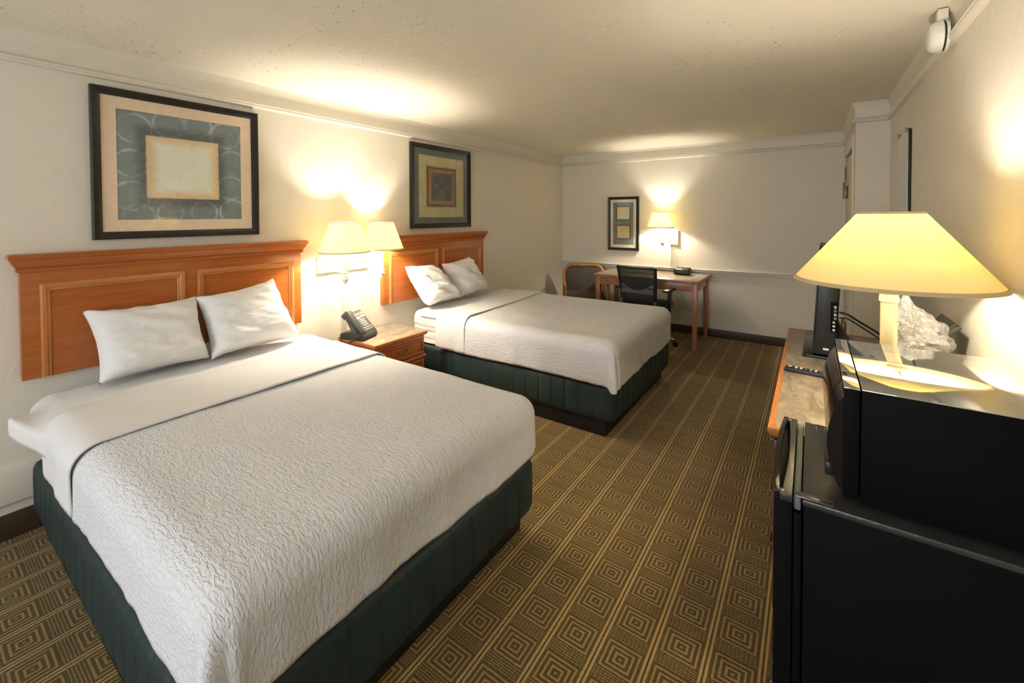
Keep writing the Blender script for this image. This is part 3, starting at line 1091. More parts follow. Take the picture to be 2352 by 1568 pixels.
wl = thing('double_wall_lamp', 'cream double arm wall lamp with two lit shades between the headboards', 'wall lamp', (XL, 2.08, 1.13))
bx, by, bz = XL, 2.08, 1.13
box('back_plate', (0.0005, 1.843 - by, 1.068 - bz), (0.028, 2.315 - by, 1.192 - bz), 'ivory', wl, bev=0.003)
lathe('plate_screw', [(0.006, 0.028), (0.006, 0.036), (0.003, 0.039)], 'brass', wl, 12, (0, 2.125 - by, 1.085 - bz), 'X')
for (sx, sy, sz, py, seam) in ((-2.80, 1.905, 1.236, 1.915, None), (-2.90, 2.312, 1.228, 2.275, -1.75)):
    lx, ly = sx - bx, sy - by
    for dz in (-0.080, -0.148):
        tube('swing_arm', [(0.028, py - by, sz + dz - bz), (lx, ly, sz + dz - bz)], 0.005, 'ivory', wl, smooth=False)
    for dz in (-0.080, -0.148):
        lathe('arm_knob', [(0.008, 0.028), (0.008, 0.040), (0.004, 0.044)], 'ivory', wl, 12, (0, py - by, sz + dz - bz), 'X')
    lathe('lamp_stem', [(r, z + sz - bz) for r, z in STEM], 'ivory', wl, 24, (lx, ly, 0))
    shade_set(wl, (lx, ly, sz - bz), 0.178, 0.098, 0.222, 'shade', 'bulb', seam=seam)
box('cord_cover', (0.0005, 2.066 - by, 0.565 - bz), (0.014, 2.086 - by, 1.068 - bz), 'ivory', wl, bev=0.003)

wl = thing('wall_lamp', 'cream single arm wall lamp with lit shade above the desk', 'wall lamp', (-1.45, YF, 1.21))
bx, by, bz = -1.45, YF, 1.21
box('back_plate', (-0.060, -0.030, -0.092), (0.052, -0.0005, 0.092), 'ivory', wl, bev=0.003)
lx, ly, sz = -1.578 - bx, 5.60 - by, 1.338
for dz in (-0.080, -0.148):
    tube('swing_arm', [(-0.040, -0.03, sz + dz - bz), (lx + 0.03, ly, sz + dz - bz)], 0.005, 'ivory', wl, smooth=False)
    lathe('arm_knob', [(0.009, -0.044), (0.009, -0.03)], 'ivory', wl, 12, (-0.040, 0, sz + dz - bz), 'Y')
st = lathe('lamp_stem', [(r, z) for r, z in STEM], 'ivory', wl, 24)
st.location = (lx, ly, sz - bz); st.rotation_euler = (0, math.radians(-7), 0)
shade_set(wl, (lx, ly, sz - bz), 0.166, 0.092, 0.205, 'shade', 'bulb_desk', seam=3.9)
box('cord_cover', (-0.052, -0.012, 0.826 - bz), (-0.034, -0.0005, -0.092), 'ivory', wl, bev=0.002)

# ================================================================== nightstand
ns = thing('nightstand', 'cherry nightstand with brown laminate top between the two beds', 'nightstand', (-2.84, 2.28, 0))
nx, ny = -2.84, 2.28
W0, W1 = -0.265, 0.265
box('body', (-0.215, -0.245, 0.0), (0.205, 0.245, 0.523), 'cherry_v', ns, bev=0.004)
box('top_panel', (-0.222, W0 + 0.014, 0.530), (0.211, W1 - 0.014, 0.5515), 'laminate', ns, bev=0.0015)
bm = bmesh.new()
ep = [(0.0, 0.523), (-0.010, 0.523), (-0.010, 0.518), (0.004, 0.520), (0.012, 0.528), (0.014, 0.540), (0.014, 0.550), (0.0, 0.550)]
path = [((-0.225, W0 + 0.014), (0, -1)), ((0.213, W0 + 0.014), (1, -1)), ((0.213, W1 - 0.014), (1, 1)), ((-0.225, W1 - 0.014), (0, 1))]
rings = [[bm.verts.new((p[0] + n_[0] * d, p[1] + n_[1] * d, z)) for d, z in ep] for p, n_ in path]
for a, b in zip(rings[:-1], rings[1:]):
    for k in range(len(ep)):
        bm.faces.new((a[k], a[(k + 1) % len(ep)], b[(k + 1) % len(ep)], b[k]))
bm.faces.new(rings[0]); bm.faces.new(rings[-1][::-1])
finish('edge_moulding', bm, 'cherry_light', ns, angle=25)
box('top_core', (-0.215, W0 + 0.014, 0.520), (0.205, W1 - 0.014, 0.531), 'cherry', ns, bev=0)


def drawer_front(parent, x, y0, y1, z0, z1, mat='cherry', lip='cherry_light', handle=True):
    d = box('drawer', (x - 0.004, y0, z0), (x + 0.012, y1, z1), mat, parent, bev=0.003)
    bm = bmesh.new()
    w_ = 0.020
    for lo, hi in (((y0, z0), (y1, z0 + w_)), ((y0, z1 - w_), (y1, z1)), ((y0, z0 + w_), (y0 + w_, z1 - w_)), ((y1 - w_, z0 + w_), (y1, z1 - w_))):
        add_box(bm, (x + 0.010, lo[0], lo[1]), (x + 0.020, hi[0], hi[1]), 0.004)
    finish('drawer_rim', bm, lip, d)
    if handle:
        yc, zc = (y0 + y1) / 2, (z0 + z1) / 2
        tube('handle', [(x + 0.012, yc - 0.045, zc + 0.008), (x + 0.030, yc - 0.038, zc + 0.004), (x + 0.034, yc - 0.018, zc - 0.010), (x + 0.036, yc, zc + 0.002),
                        (x + 0.034, yc + 0.018, zc - 0.010), (x + 0.030, yc + 0.038, zc + 0.004), (x + 0.012, yc + 0.045, zc + 0.008)], 0.005, 'brass', d)
    return d


drawer_front(ns, 0.205, -0.225, 0.225, 0.375, 0.495, 'cherry', 'cherry')
drawer_front(ns, 0.205, -0.225, 0.225, 0.06, 0.325, 'cherry', 'cherry', False)
prism('waist_moulding', [(0.205, 0.365), (0.222, 0.362), (0.226, 0.350), (0.214, 0.340), (0.205, 0.336)], 1, -0.245, 0.245, 'cherry', ns)

# ------------------------------------------------------------------ telephone
TZ = 0.5515
ph = thing('telephone', 'charcoal desk telephone with grey keypad on the nightstand', 'telephone', (-2.905, 2.085, TZ), math.radians(18))
# local: x toward the room (front), y across; the face slopes up to the back
prof = [(-0.105, 0.002), (0.095, 0.002), (0.105, 0.012), (0.105, 0.038), (0.094, 0.050), (-0.048, 0.196), (-0.064, 0.196), (-0.070, 0.182), (0.005, 0.070), (-0.030, 0.055), (-0.095, 0.050), (-0.108, 0.034)]
prism('base', prof, 1, -0.082, 0.100, 'phone_grey', ph, bev=0.0035)
sl = math.atan2(0.146, 0.142)
face = Matrix.Translation((0.094, 0, 0.050)) @ Matrix.Rotation(PI - 0 - (PI - (PI - sl)), 4, 'Y')
ux = Vector((-0.142, 0, 0.146)).normalized()
un = Vector((ux.z, 0, -ux.x))
fm = Matrix(((0, ux.x, un.x, 0.094), (1, 0, 0, 0), (0, ux.z, un.z, 0.050), (0, 0, 0, 1)))
box('face_plate', (-0.030, 0.010, 0.0), (0.092, 0.192, 0.003), 'phone_face', ph, bev=0.001, xf=fm)
for r in range(4):
    for c in range(3):
        box('key', (0.000 + c * 0.022, 0.062 + r * 0.017, 0.003), (0.014 + c * 0.022, 0.073 + r * 0.017, 0.006), 'key_white', ph, bev=0.001, xf=fm)
for lo, hi in (((-0.022, 0.134), (0.030, 0.150)), ((0.040, 0.140), (0.086, 0.156)), ((-0.018, 0.168), (0.004, 0.180)), ((0.016, 0.168), (0.050, 0.178)), ((0.062, 0.166), (0.084, 0.184)), ((-0.020, 0.044), (0.066, 0.050)), ((-0.020, 0.026), (0.084, 0.030)), ((0.074, 0.040), (0.084, 0.052))):
    box('printed_label', (lo[0], lo[1], 0.003), (hi[0], hi[1], 0.0038), 'key_white', ph, bev=0, xf=fm)
# handset along the side nearest the bed
hs = [(0.088, 0.052), (0.098, 0.062), (-0.034, 0.216), (-0.052, 0.222), (-0.092, 0.186), (-0.092, 0.172), (-0.064, 0.150), (-0.054, 0.156), (-0.050, 0.172), (-0.038, 0.172), (0.030, 0.096), (0.034, 0.074), (0.052, 0.052), (0.070, 0.046)]
prism('handset', hs, 1, -0.082, -0.034, 'phone_grey', ph, bev=0.004)
pts = []
for k in range(60):
    a = k * 0.75
    s = k / 59
    x = 0.09 - 0.05 * s; y = -0.088 - 0.05 * math.sin(PI * s * 0.9) ; z = 0.045 - 0.10 * math.sin(PI * min(1, s * 1.15)) * 0 + 0.02 * (1 - s)
    pts.append((x + 0.007 * math.cos(a), -0.085 - 0.075 * s, max(0.012, 0.05 - 0.05 * s) + 0.007 * math.sin(a)))
tube('coiled_cord', pts, 0.0026, 'black', ph, 6, smooth=False)
tube('line_cord', [(-0.095, -0.06, 0.012), (-0.06, -0.125, 0.006), (-0.03, -0.20, 0.005)], 0.0028, 'black', ph, 6)

# ================================================================== desk
dk = thing('desk', 'pinkish wood writing desk with taupe laminate top against the far wall', 'desk', (-1.62, 5.37, 0))
X0, X1, Y0, Y1, ZT = -0.615, 0.615, -0.355, 0.345, 0.775
box('top_panel', (X0 + 0.014, Y0 + 0.014, ZT - 0.022), (X1 - 0.014, Y1, ZT), 'laminate_desk', dk, bev=0.001)
box('edge_band', (X0, Y0, ZT - 0.030), (X1, Y0 + 0.0145, ZT + 0.0005), 'desk_wood', dk, bev=0.005)
for a, b in ((X0, X0 + 0.0145), (X1 - 0.0145, X1)):
    box('edge_band', (a, Y0 + 0.0145, ZT - 0.030), (b, Y1, ZT + 0.0005), 'desk_wood', dk, bev=0.005)
box('apron', (X0 + 0.06, Y0 + 0.030, ZT - 0.125), (X1 - 0.06, Y0 + 0.052, ZT - 0.024), 'desk_wood', dk)
box('apron', (X0 + 0.06, Y1 - 0.06, ZT - 0.125), (X1 - 0.06, Y1 - 0.04, ZT - 0.024), 'desk_wood', dk)
for a in (X0 + 0.028, X1 - 0.050):
    box('apron', (a, Y0 + 0.075, ZT - 0.125), (a + 0.022, Y1 - 0.065, ZT - 0.024), 'desk_wood', dk)
for cx_ in (X0 + 0.047, X1 - 0.047):
    for cy_ in (Y0 + 0.047, Y1 - 0.045):
        bm = bmesh.new()
        vs = add_box(bm, (cx_ - 0.029, cy_ - 0.029, 0), (cx_ + 0.029, cy_ + 0.029, ZT - 0.024), 0.003)
        for v in bm.verts:
            if v.co.z < 0.1:
                v.co.x = cx_ + (v.co.x - cx_) * 0.72; v.co.y = cy_ + (v.co.y - cy_) * 0.72
        finish('leg', bm, 'desk_wood_v', dk)

# clock radio
ck = thing('clock_radio', 'small black clock radio on the desk', 'clock radio', (-1.285, 5.50, ZT + 0.0008), math.radians(-8))
prism('body', [(-0.060, 0.004), (0.055, 0.004), (0.062, 0.02), (0.045, 0.058), (0.030, 0.066), (-0.030, 0.062), (-0.055, 0.046), (-0.066, 0.014)], 0, -0.095, 0.095, 'black', ck, bev=0.004)
fmz = Matrix.Translation((0, -0.0605, 0.030)) @ Matrix.Rotation(math.radians(-20), 4, 'X')
box('display', (-0.068, -0.004, -0.012), (0.050, 0.0, 0.014), 'display', ck, bev=0.001, xf=fmz)
box('snooze_bar', (-0.055, -0.035, 0.0625), (0.035, -0.005, 0.0670), 'phone_face', ck, bev=0.002)
for k in range(4):
    lathe('foot', [(0.007, 0.0), (0.007, 0.005)], 'black', ck, 10, (-0.07 if k % 2 else 0.07, -0.045 if k < 2 else 0.04, 0))

ck.scale = (0.92, 1.0, 1.35)

# ================================================================== office chair
oc = thing('office_chair', 'black mesh back office chair with armrests pulled up to the desk', 'office chair', (-1.565, 4.97, 0), math.radians(-4))
BW = 0.215
# back tilts away from the desk; local +y faces the desk
for s in (-1, 1):
    bm = bmesh.new()
    add_tube(bm, smooth_path([(s * (BW - 0.03), -0.16, 0.44), (s * (BW - 0.025), -0.205, 0.52), (s * (BW - 0.018), -0.225, 0.66), (s * (BW - 0.008), -0.255, 0.82), (s * BW, -0.285, 0.935)]), 0.016, 10)
    finish('back_upright', bm, 'black', oc, angle=60)
    lathe('chrome_post', [(0.010, 0.40), (0.010, 0.56)], 'chrome', oc, 12, (s * (BW - 0.028), -0.222, 0))
tube('back_top_rail', [(-BW, -0.285, 0.925), (0, -0.297, 0.918), (BW, -0.285, 0.925)], 0.012, 'black', oc)
tube('back_lower_rail', [(-BW + .03, -0.18, 0.46), (0, -0.20, 0.455), (BW - .03, -0.18, 0.46)], 0.014, 'black', oc)
def backsurf(s, t):
    z = 0.46 + 0.46 * t
    yy = -0.195 - 0.03 * min(1, (z - 0.46) / 0.1) - 0.07 * max(0, (z - 0.60) / 0.33)
    wd = BW - 0.028 * (1 - t)
    u = s * 2 - 1
    return Vector((u * wd, yy - 0.022 * (1 - u * u), z)), (s, t)
bm = bmesh.new(); add_uv_grid(bm, backsurf, 14, 14)
finish('mesh_back', bm, 'mesh', oc, angle=80)
box('lumbar_pad', (-BW + 0.035, -0.262, 0.635), (BW - 0.030, -0.247, 0.745), 'lumbar', oc, bev=0.006)
box('back_band', (-BW + 0.02, -0.285, 0.862), (BW - 0.02, -0.279, 0.872), 'black', oc, bev=0.002)
for s in (-1, 1):
    tube('lumbar_clip', [(s * (BW - 0.03), -0.262, 0.700), (s * (BW - 0.09), -0.272, 0.697)], 0.008, 'black', oc, smooth=False)
bm = bmesh.new()
add_box(bm, (-0.235, -0.20, 0.435), (0.235, 0.26, 0.505), 0.03, 4)
finish('seat', bm, 'black', oc)
for s in (-1, 1):
    box('armrest', (s * 0.275 - 0.035, -0.14, 0.652), (s * 0.275 + 0.035, 0.12, 0.680), 'black', oc, bev=0.010)
    prism('arm_post', [(-0.045, 0.655), (0.035, 0.655), (0.018, 0.48), (0.015, 0.42), (-0.025, 0.42), (-0.028, 0.48)], 0, s * 0.275 - 0.014, s * 0.275 + 0.014, 'black', oc, bev=0.003)
    tube('arm_bracket', [(s * 0.275, -0.005, 0.44), (s * 0.24, 0.0, 0.425), (s * 0.12, 0.0, 0.425)], 0.013, 'chrome', oc)
lathe('gas_column', [(0.027, 0.10), (0.027, 0.26), (0.016, 0.262), (0.016, 0.425)], 'chrome', oc, 16, (0, 0.02, 0))
box('mechanism', (-0.12, -0.09, 0.405), (0.12, 0.13, 0.436), 'black', oc, bev=0.008)
for k in range(5):
    a = 2 * PI * k / 5 + 0.42
    ca, sa = math.cos(a), math.sin(a)
    tube('base_spoke', [(0.02 * ca, 0.02 + 0.02 * sa, 0.125), (0.15 * ca, 0.02 + 0.15 * sa, 0.105), (0.30 * ca, 0.02 + 0.30 * sa, 0.078)], 0.015, 'chrome', oc)
    cs = lathe('caster', [(0.010, -0.024), (0.025, -0.022), (0.027, -0.006), (0.010, -0.004), (0.010, 0.004), (0.027, 0.006), (0.025, 0.022), (0.010, 0.024)], 'black', oc, 16, (0, 0, 0), 'X')
    cs.location = (0.315 * ca, 0.02 + 0.315 * sa, 0.0275); cs.rotation_euler = (0, 0, a * 1.7)
    lathe('caster_stem', [(0.006, 0.03), (0.006, 0.085)], 'black', oc, 8, (0.30 * ca, 0.02 + 0.30 * sa, 0))

# ================================================================== armchair in the corner
ac = thing('armchair', 'oak armchair with brown grey upholstered back in the corner behind the desk', 'armchair', (-2.47, 5.27, 0), math.radians(30))
# local: the sitter faces -y
def back_outline(w_, h0, h1, rr, n=8):
    pts = [(-w_, h0), (w_, h0)]
    for i in range(n + 1):
        a = PI / 2 * i / n
        pts.append((w_ - rr + rr * math.cos(a), h1 - rr + rr * math.sin(a)))
    for i in range(n + 1):
        a = PI / 2 + PI / 2 * i / n
        pts.append((-w_ + rr + rr * math.cos(a), h1 - rr + rr * math.sin(a)))
    return pts
tilt = Matrix.Rotation(math.radians(-9), 4, 'X')
out_ = [(-0.265, 0.34)] + [p for p in back_outline(0.265, 0.34, 0.812, 0.10)[2:]][::-1] + [(0.265, 0.34)]
# bent wood frame
bm = bmesh.new()
P3 = [Vector((x, 0.20 + (z - 0.45) * 0.16, z)) for x, z in out_]
P3 = [Vector((-0.262, 0.215, 0.0))] + P3 + [Vector((0.262, 0.215, 0.0))]
add_tube(bm, P3, 0.021, 10)
finish('bent_back_frame', bm, 'chair_wood', ac, angle=60)
bm = bmesh.new()
inn = back_outline(0.242, 0.36, 0.790, 0.085)
add_prism(bm, inn, 1, -0.022, 0.022)
bmesh.ops.bevel(bm, geom=bm.edges[:], offset=0.010, segments=3, profile=0.5, affect='EDGES')
for v in bm.verts:
    v.co.y += 0.20 + (v.co.z - 0.45) * 0.16
finish('upholstered_back', bm, 'grey_fabric', ac, angle=50)
bm = bmesh.new(); add_box(bm, (-0.245, -0.27, 0.40), (0.245, 0.19, 0.475), 0.028, 4)
finish('seat', bm, 'grey_fabric', ac)
box('seat_rail', (-0.25, -0.275, 0.345), (0.25, -0.245, 0.40), 'chair_wood', ac)
for s in (-1, 1):
    box('seat_rail', (s * 0.25 - 0.014, -0.245, 0.345), (s * 0.25 + 0.014, 0.19, 0.40), 'chair_wood', ac)
    tube('leg', [(s * 0.262, -0.265, 0.0), (s * 0.266, -0.262, 0.30), (s * 0.268, -0.250, 0.585)], 0.019, 'chair_wood', ac, 10)
    tube('armrest', [(s * 0.268, -0.285, 0.590), (s * 0.272, -0.20, 0.612), (s * 0.27, 0.0, 0.622), (s * 0.266, 0.215, 0.640)], 0.020, 'chair_wood', ac, 10)

# ================================================================== dresser
DZ = 0.76
ds = thing('dresser', 'long cherry dresser with brown laminate top between mini fridge and mirror', 'dresser', (0.18, 2.555, 0))
dx, dy = 0.18, 2.555
A0, A1, B0, B1 = -0.122 - dx, XR - 0.012 - dx, 1.735 - dy, 3.355 - dy
box('body', (A0 + 0.03, B0 + 0.02, 0.06), (A1 - 0.005, B1 - 0.02, DZ - 0.030), 'red_dark', ds, bev=0.003)
box('kick_base', (A0 + 0.06, B0 + 0.04, 0.0), (A1 - 0.005, B1 - 0.04, 0.06), 'plinth', ds, bev=0.002)
box('top_panel', (A0 + 0.020, B0 + 0.020, DZ - 0.028), (A1, B1 - 0.020, DZ), 'laminate', ds, bev=0.001)
ep = [(0.0, DZ - 0.032), (0.010, DZ - 0.030), (0.018, DZ - 0.018), (0.020, DZ - 0.008), (0.018, DZ + 0.001), (0.010, DZ + 0.002), (0.008, DZ), (0.0, DZ + 0.001)]
for nm, P, dirn, Q in (('edge_moulding', (A0 + 0.020, B0 + 0.020), (-1, -1), None),):
    bm = bmesh.new()
    path = [((A1, B0 + 0.020), (0, -1)), ((A0 + 0.020, B0 + 0.020), (-1, -1)), ((A0 + 0.020, B1 - 0.020), (-1, 1)), ((A1, B1 - 0.020), (0, 1))]
    rings = [[bm.verts.new((p[0] + n_[0] * d, p[1] + n_[1] * d, z)) for d, z in ep] for p, n_ in path]
    for a, b in zip(rings[:-1], rings[1:]):
        for k in range(len(ep)):
            bm.faces.new((a[k], a[(k + 1) % len(ep)], b[(k + 1) % len(ep)], b[k]))
    bm.faces.new(rings[0]); bm.faces.new(rings[-1][::-1])
    finish(nm, bm, 'cherry_light', ds, angle=25)
for c in range(3):
    y0 = B0 + 0.05 + c * 0.51
    for r in range(3):
        z0 = 0.09 + r * 0.21
        d = box('drawer', (A0 + 0.016, y0, z0), (A0 + 0.032, y0 + 0.49, z0 + 0.19), 'red_dark', ds, bev=0.004)
        tube('handle', [(A0 + 0.016, y0 + 0.20, z0 + 0.10), (A0 - 0.004, y0 + 0.21, z0 + 0.095), (A0 - 0.006, y0 + 0.245, z0 + 0.09), (A0 - 0.004, y0 + 0.28, z0 + 0.095), (A0 + 0.016, y0 + 0.29, z0 + 0.10)], 0.005, 'brass', d)

# ------------------------------------------------------------------ television
tv = thing('television', 'black flat television seen edge on standing on the dresser', 'television', (0.012, 2.70, DZ + 0.0012), math.radians(-1.2))
# local: screen faces -x, y runs away from the fridge; thickness in +x
TW, TB, TT = 0.62, 0.026, 0.565
prof = [(0.0, 0.0), (0.0, TW), (0.030, TW), (0.088, TW - 0.09), (0.095, TW - 0.2), (0.095, 0.16), (0.092, 0.03), (0.086, 0.0)]
bm = bmesh.new()
add_prism(bm, prof, 2, TB, TT)
for v in bm.verts:
    k = (v.co.z - TB) / (TT - TB)
    v.co.x += 0.026 * k
    if v.co.x > 0.05:
        v.co.x += 0.012 * math.sin(k * PI)
bmesh.ops.bevel(bm, geom=bm.edges[:], offset=0.005, segments=2, profile=0.5, affect='EDGES')
finish('housing', bm, 'black', tv)
sm = Matrix(((1, 0, 0.026 / (TT - TB), 0), (0, 1, 0, 0), (0, 0, 1, TB), (0, 0, 0, 1)))
box('screen', (-0.0012, 0.022, 0.06), (0.001, TW - 0.022, TT - TB - 0.022), 'black_gloss', tv, bev=0.0, xf=sm)
bm = bmesh.new()
for lo, hi in (((0.0, 0.0), (0.022, TT - TB)), ((TW - 0.022, 0.0), (TW, TT - TB)), ((0.022, 0), (TW - 0.022, 0.06)), ((0.022, TT - TB - 0.022), (TW - 0.022, TT - TB))):
    add_box(bm, (-0.006, lo[0], lo[1]), (0.001, hi[0], hi[1]), 0.002, 2, sm)
finish('bezel', bm, 'black', tv)
pp = box('port_panel', (0.070, -0.004, 0.150), (0.100, 0.004, 0.300), 'black_matte', tv, bev=0.002)
for k in range(7):
    z = 0.160 + k * 0.019
    if k < 3:
        lathe('jack', [(0.006, -0.007), (0.006, -0.003)], 'key_white', pp, 12, (0.083, 0, z), 'Y')
    else:
        box('jack', (0.083, -0.006, z - 0.006), (0.094, -0.003, z + 0.007), 'key_white' if k in (4, 6) else 'grey_gasket', pp, bev=0.001)
box('energy_sticker', (0.040, -0.0020, 0.052), (0.064, 0.0005, 0.061), 'white_plastic', tv, bev=0.0)
bm = bmesh.new()
add_box(bm, (-0.048, 0.02, 0.0), (0.19, 0.58, 0.012), 0.005, 2)
finish('stand_plate', bm, 'black_gloss', tv)
box('stand_neck', (0.035, 0.22, 0.010), (0.085, 0.40, 0.040), 'black', tv, bev=0.004)
prism('stand_brace', [(0.085, 0.012), (0.175, 0.012), (0.160, 0.05), (0.105, 0.155), (0.085, 0.17)], 1, 0.22, 0.34, 'black', tv, bev=0.004)

cb = tube('video_cable', [(0.118, 2.695, 1.012), (0.150, 2.675, 1.008), (0.20, 2.70, 0.972), (0.275, 2.74, 0.918), (0.34, 2.78, 0.86), (0.40, 2.84, 0.80), (0.44, 2.95, 0.768)], 0.0052, 'black')
tag(cb, 'thick black cable drooping from the television ports behind the lamp', 'cable')
cb = tube('power_cord', [(0.115, 2.695, 0.985), (0.150, 2.690, 0.985), (0.20, 2.715, 0.950), (0.285, 2.76, 0.885), (0.35, 2.80, 0.83), (0.41, 2.90, 0.768)], 0.0036, 'black')
tag(cb, 'thin black cord hanging under the thicker television cable', 'cable')
cb = tube('looped_cord', [(0.463, 3.30, 0.80), (0.452, 3.22, 0.88), (0.43, 3.16, 0.90), (0.40, 3.12, 0.86), (0.43, 3.10, 0.80), (0.455, 3.05, 0.768)], 0.006, 'black')
tag(cb, 'black cord looped on the dresser below the mirror', 'cable')

# remote control
rm = thing('remote_control', 'black television remote control on the dresser near the microwave', 'remote control', (0.012, 2.42, DZ + 0.0008), math.radians(90 - 96))
bm = bmesh.new()
add_box(bm, (-0.112, -0.022, 0.0), (0.112, 0.022, 0.020), 0.007, 3)
finish('case', bm, 'black', rm)
lathe('power_button', [(0.007, 0.019), (0.007, 0.0225)], 'key_white', rm, 14, (-0.092, 0.004, 0))
random.seed(4)
for c in range(9):
    for r in range(3):
        q = -0.066 + c * 0.019
        box('button', (q - 0.005, -0.013 + r * 0.0105, 0.0195), (q + 0.005, -0.006 + r * 0.0105, 0.0222), 'key_white' if random.random() < 0.45 else 'phone_face', rm, bev=0.001)

# ------------------------------------------------------------------ table lamp
lp = thing('table_lamp', 'lit table lamp with wide yellow cone shade on ivory column', 'table lamp', (0.214, 1.90, DZ + 0.0012))
z0 = DZ + 0.0012
lathe('lamp_base', [(0.080, 0.0), (0.080, 0.014), (0.074, 0.022), (0.050, 0.028), (0.046, 0.036), (0.036, 0.044), (0.028, 0.052)], 'ivory_y', lp, 40)
lathe('column', [(0.0225, 0.050), (0.0225, 0.448)], 'ivory_y', lp, 32)
lathe('capital', [(0.0235, 0.446), (0.0265, 0.449), (0.0265, 0.462), (0.025, 0.468), (0.0255, 0.474), (0.0285, 0.478), (0.0285, 0.482), (0.033, 0.488), (0.034, 0.498), (0.020, 0.502)], 'ivory_y', lp, 32)
shade_set(lp, (0, 0, 1.272 - z0), 0.268, 0.084, 0.236, 'shade_big', 'bulb_table', bulb_h=0.72)
lathe('finial', [(0.003, 0.73), (0.007, 0.738), (0.004, 0.746)], 'brass', lp, 12)
tube('harp', [(0.0, -0.022, 0.53), (0.0, -0.05, 0.60), (0.0, -0.042, 0.70), (0, 0, 0.735), (0, 0.042, 0.70), (0, 0.05, 0.60), (0, 0.022, 0.53)], 0.002, 'brass', lp, 6)

# ------------------------------------------------------------------ fridge and microwave
FZ = 0.858
fr = thing('mini_fridge', 'black mini fridge under the microwave at the end of the dresser', 'fridge', (0.19, 1.385, 0))
fx, fy = 0.19, 1.385
FY0, FY1 = 1.165 - fy, 1.612 - fy
box('cabinet', (-0.010 - fx, FY0, 0.03), (0.440 - fx, FY1, FZ - 0.012), 'black_matte', fr, bev=0.004)
box('top_panel', (-0.012 - fx, FY0 - 0.001, FZ - 0.014), (0.442 - fx, FY1 + 0.001, FZ), 'fridge_top', fr, bev=0.003)
box('door_gasket', (-0.030 - fx, FY0 + 0.010, 0.07), (-0.0125 - fx, FY1 - 0.010, FZ - 0.040), 'black_matte', fr, bev=0.004)
box('top_gasket', (-0.030 - fx, FY0 + 0.018, FZ - 0.040), (-0.014 - fx, FY1 - 0.006, FZ - 0.004), 'grey_gasket', fr, bev=0.005)
# door with a bowed front and a finger groove along its top
n = 14
front = [(-0.066 - 0.010 * math.sin(PI * k / n) - fx, FY0 + (FY1 - FY0) * k / n) for k in range(n + 1)]
poly = [(-0.031 - fx, FY0), *front, (-0.031 - fx, FY1)]
d = prism('door', poly, 2, 0.06, FZ - 0.016, 'black_matte', fr, bev=0.002)
inner = [(-0.031 - fx, FY0), (-0.055 - fx, FY0)] + [(-0.050 + 0.006 * math.sin(PI * k / n) - fx, FY0 + 0.03 + (FY1 - FY0 - 0.06) * k / n) for k in range(n + 1)] + [(-0.055 - fx, FY1), (-0.031 - fx, FY1)]
prism('door_cap', inner, 2, FZ - 0.016, FZ + 0.002, 'fridge_top', d, bev=0.0015)
lipo = [(x, y) for x, y in front] + [(x + 0.011, y) for x, y in front[::-1]]
prism('handle_lip', lipo, 2, FZ - 0.016, FZ + 0.004, 'black_gloss', d, bev=0.0015)
for yy in (FY0, FY1 - 0.022):
    box('lip_end', (-0.066 - fx, yy + 0.001, FZ - 0.016), (-0.045 - fx, yy + 0.021, FZ + 0.003), 'fridge_top', d, bev=0.003)
box('hinge_cover', (-0.026 - fx, FY0 + 0.002, FZ + 0.0005), (0.046 - fx, FY0 + 0.024, FZ + 0.004), 'fridge_plate', fr, bev=0.002)
for x in (0.016, 0.036):
    lathe('screw', [(0.0035, FZ), (0.0035, FZ + 0.002)], 'chrome', fr, 10, (x - fx, FY1 - 0.012, 0))
for x in (0.02, 0.40):
    for y in (FY0 + 0.04, FY1 - 0.04):
        lathe('foot', [(0.018, 0.0), (0.018, 0.032)], 'black', fr, 14, (x - fx, y, 0))

MZ0, MZ1 = FZ + 0.0005, 1.120
mw = thing('microwave', 'black microwave with glossy reflecting top standing on the mini fridge', 'microwave', (0.22, 1.425, MZ0))
mx, my = 0.22, 1.425
MY0, MY1 = 1.197 - my, 1.652 - my
for x in (0.09, 0.36):
    for y in (MY0 + 0.04, MY1 - 0.04):
        lathe('foot', [(0.014, 0.0), (0.014, 0.012)], 'black', mw, 12, (x - mx, y, 0))
box('housing', (0.092 - mx, MY0, 0.012), (0.395 - mx, MY1, MZ1 - MZ0 - 0.002), 'black_matte', mw, bev=0.003)
box('top_panel', (0.0925 - mx, MY0 + 0.001, MZ1 - MZ0 - 0.003), (0.395 - mx, MY1 - 0.001, MZ1 - MZ0), 'micro_top', mw, bev=0.001)
# front fascia in two pieces with a seam, then the bowed door
H = MZ1 - MZ0
for a, b, nm in ((MY0, MY0 + 0.118, 'control_panel'), (MY0 + 0.1205, MY1, 'door_frame')):
    box(nm, (0.062 - mx, a, 0.014), (0.0895 - mx, b, H - 0.003), 'black_matte', mw, bev=0.002)
    box('fascia_top', (0.0615 - mx, a, H - 0.0035), (0.090 - mx, b, H), 'micro_top', mw, bev=0.0008)
def bow(y0, y1, name):
    pr = []
    for k in range(13):
        t_ = k / 12
        pr.append((0.062 - 0.030 * math.sin(PI * t_) ** 0.8 - mx, 0.020 + t_ * (H - 0.040)))
    pr = [(0.064 - mx, 0.020)] + pr[1:-1] + [(0.064 - mx, H - 0.020)]
    return prism(name, [(x, z) for x, z in pr], 1, y0, y1, 'black_gloss', mw, angle=30)
bow(MY0 + 0.003, MY0 + 0.116, 'control_bow')
bow(MY0 + 0.1225, MY1 - 0.003, 'door_window')
box('door_release', (0.030 - mx, MY0 + 0.02, 0.045), (0.050 - mx, MY0 + 0.10, 0.075), 'black', mw, bev=0.004)
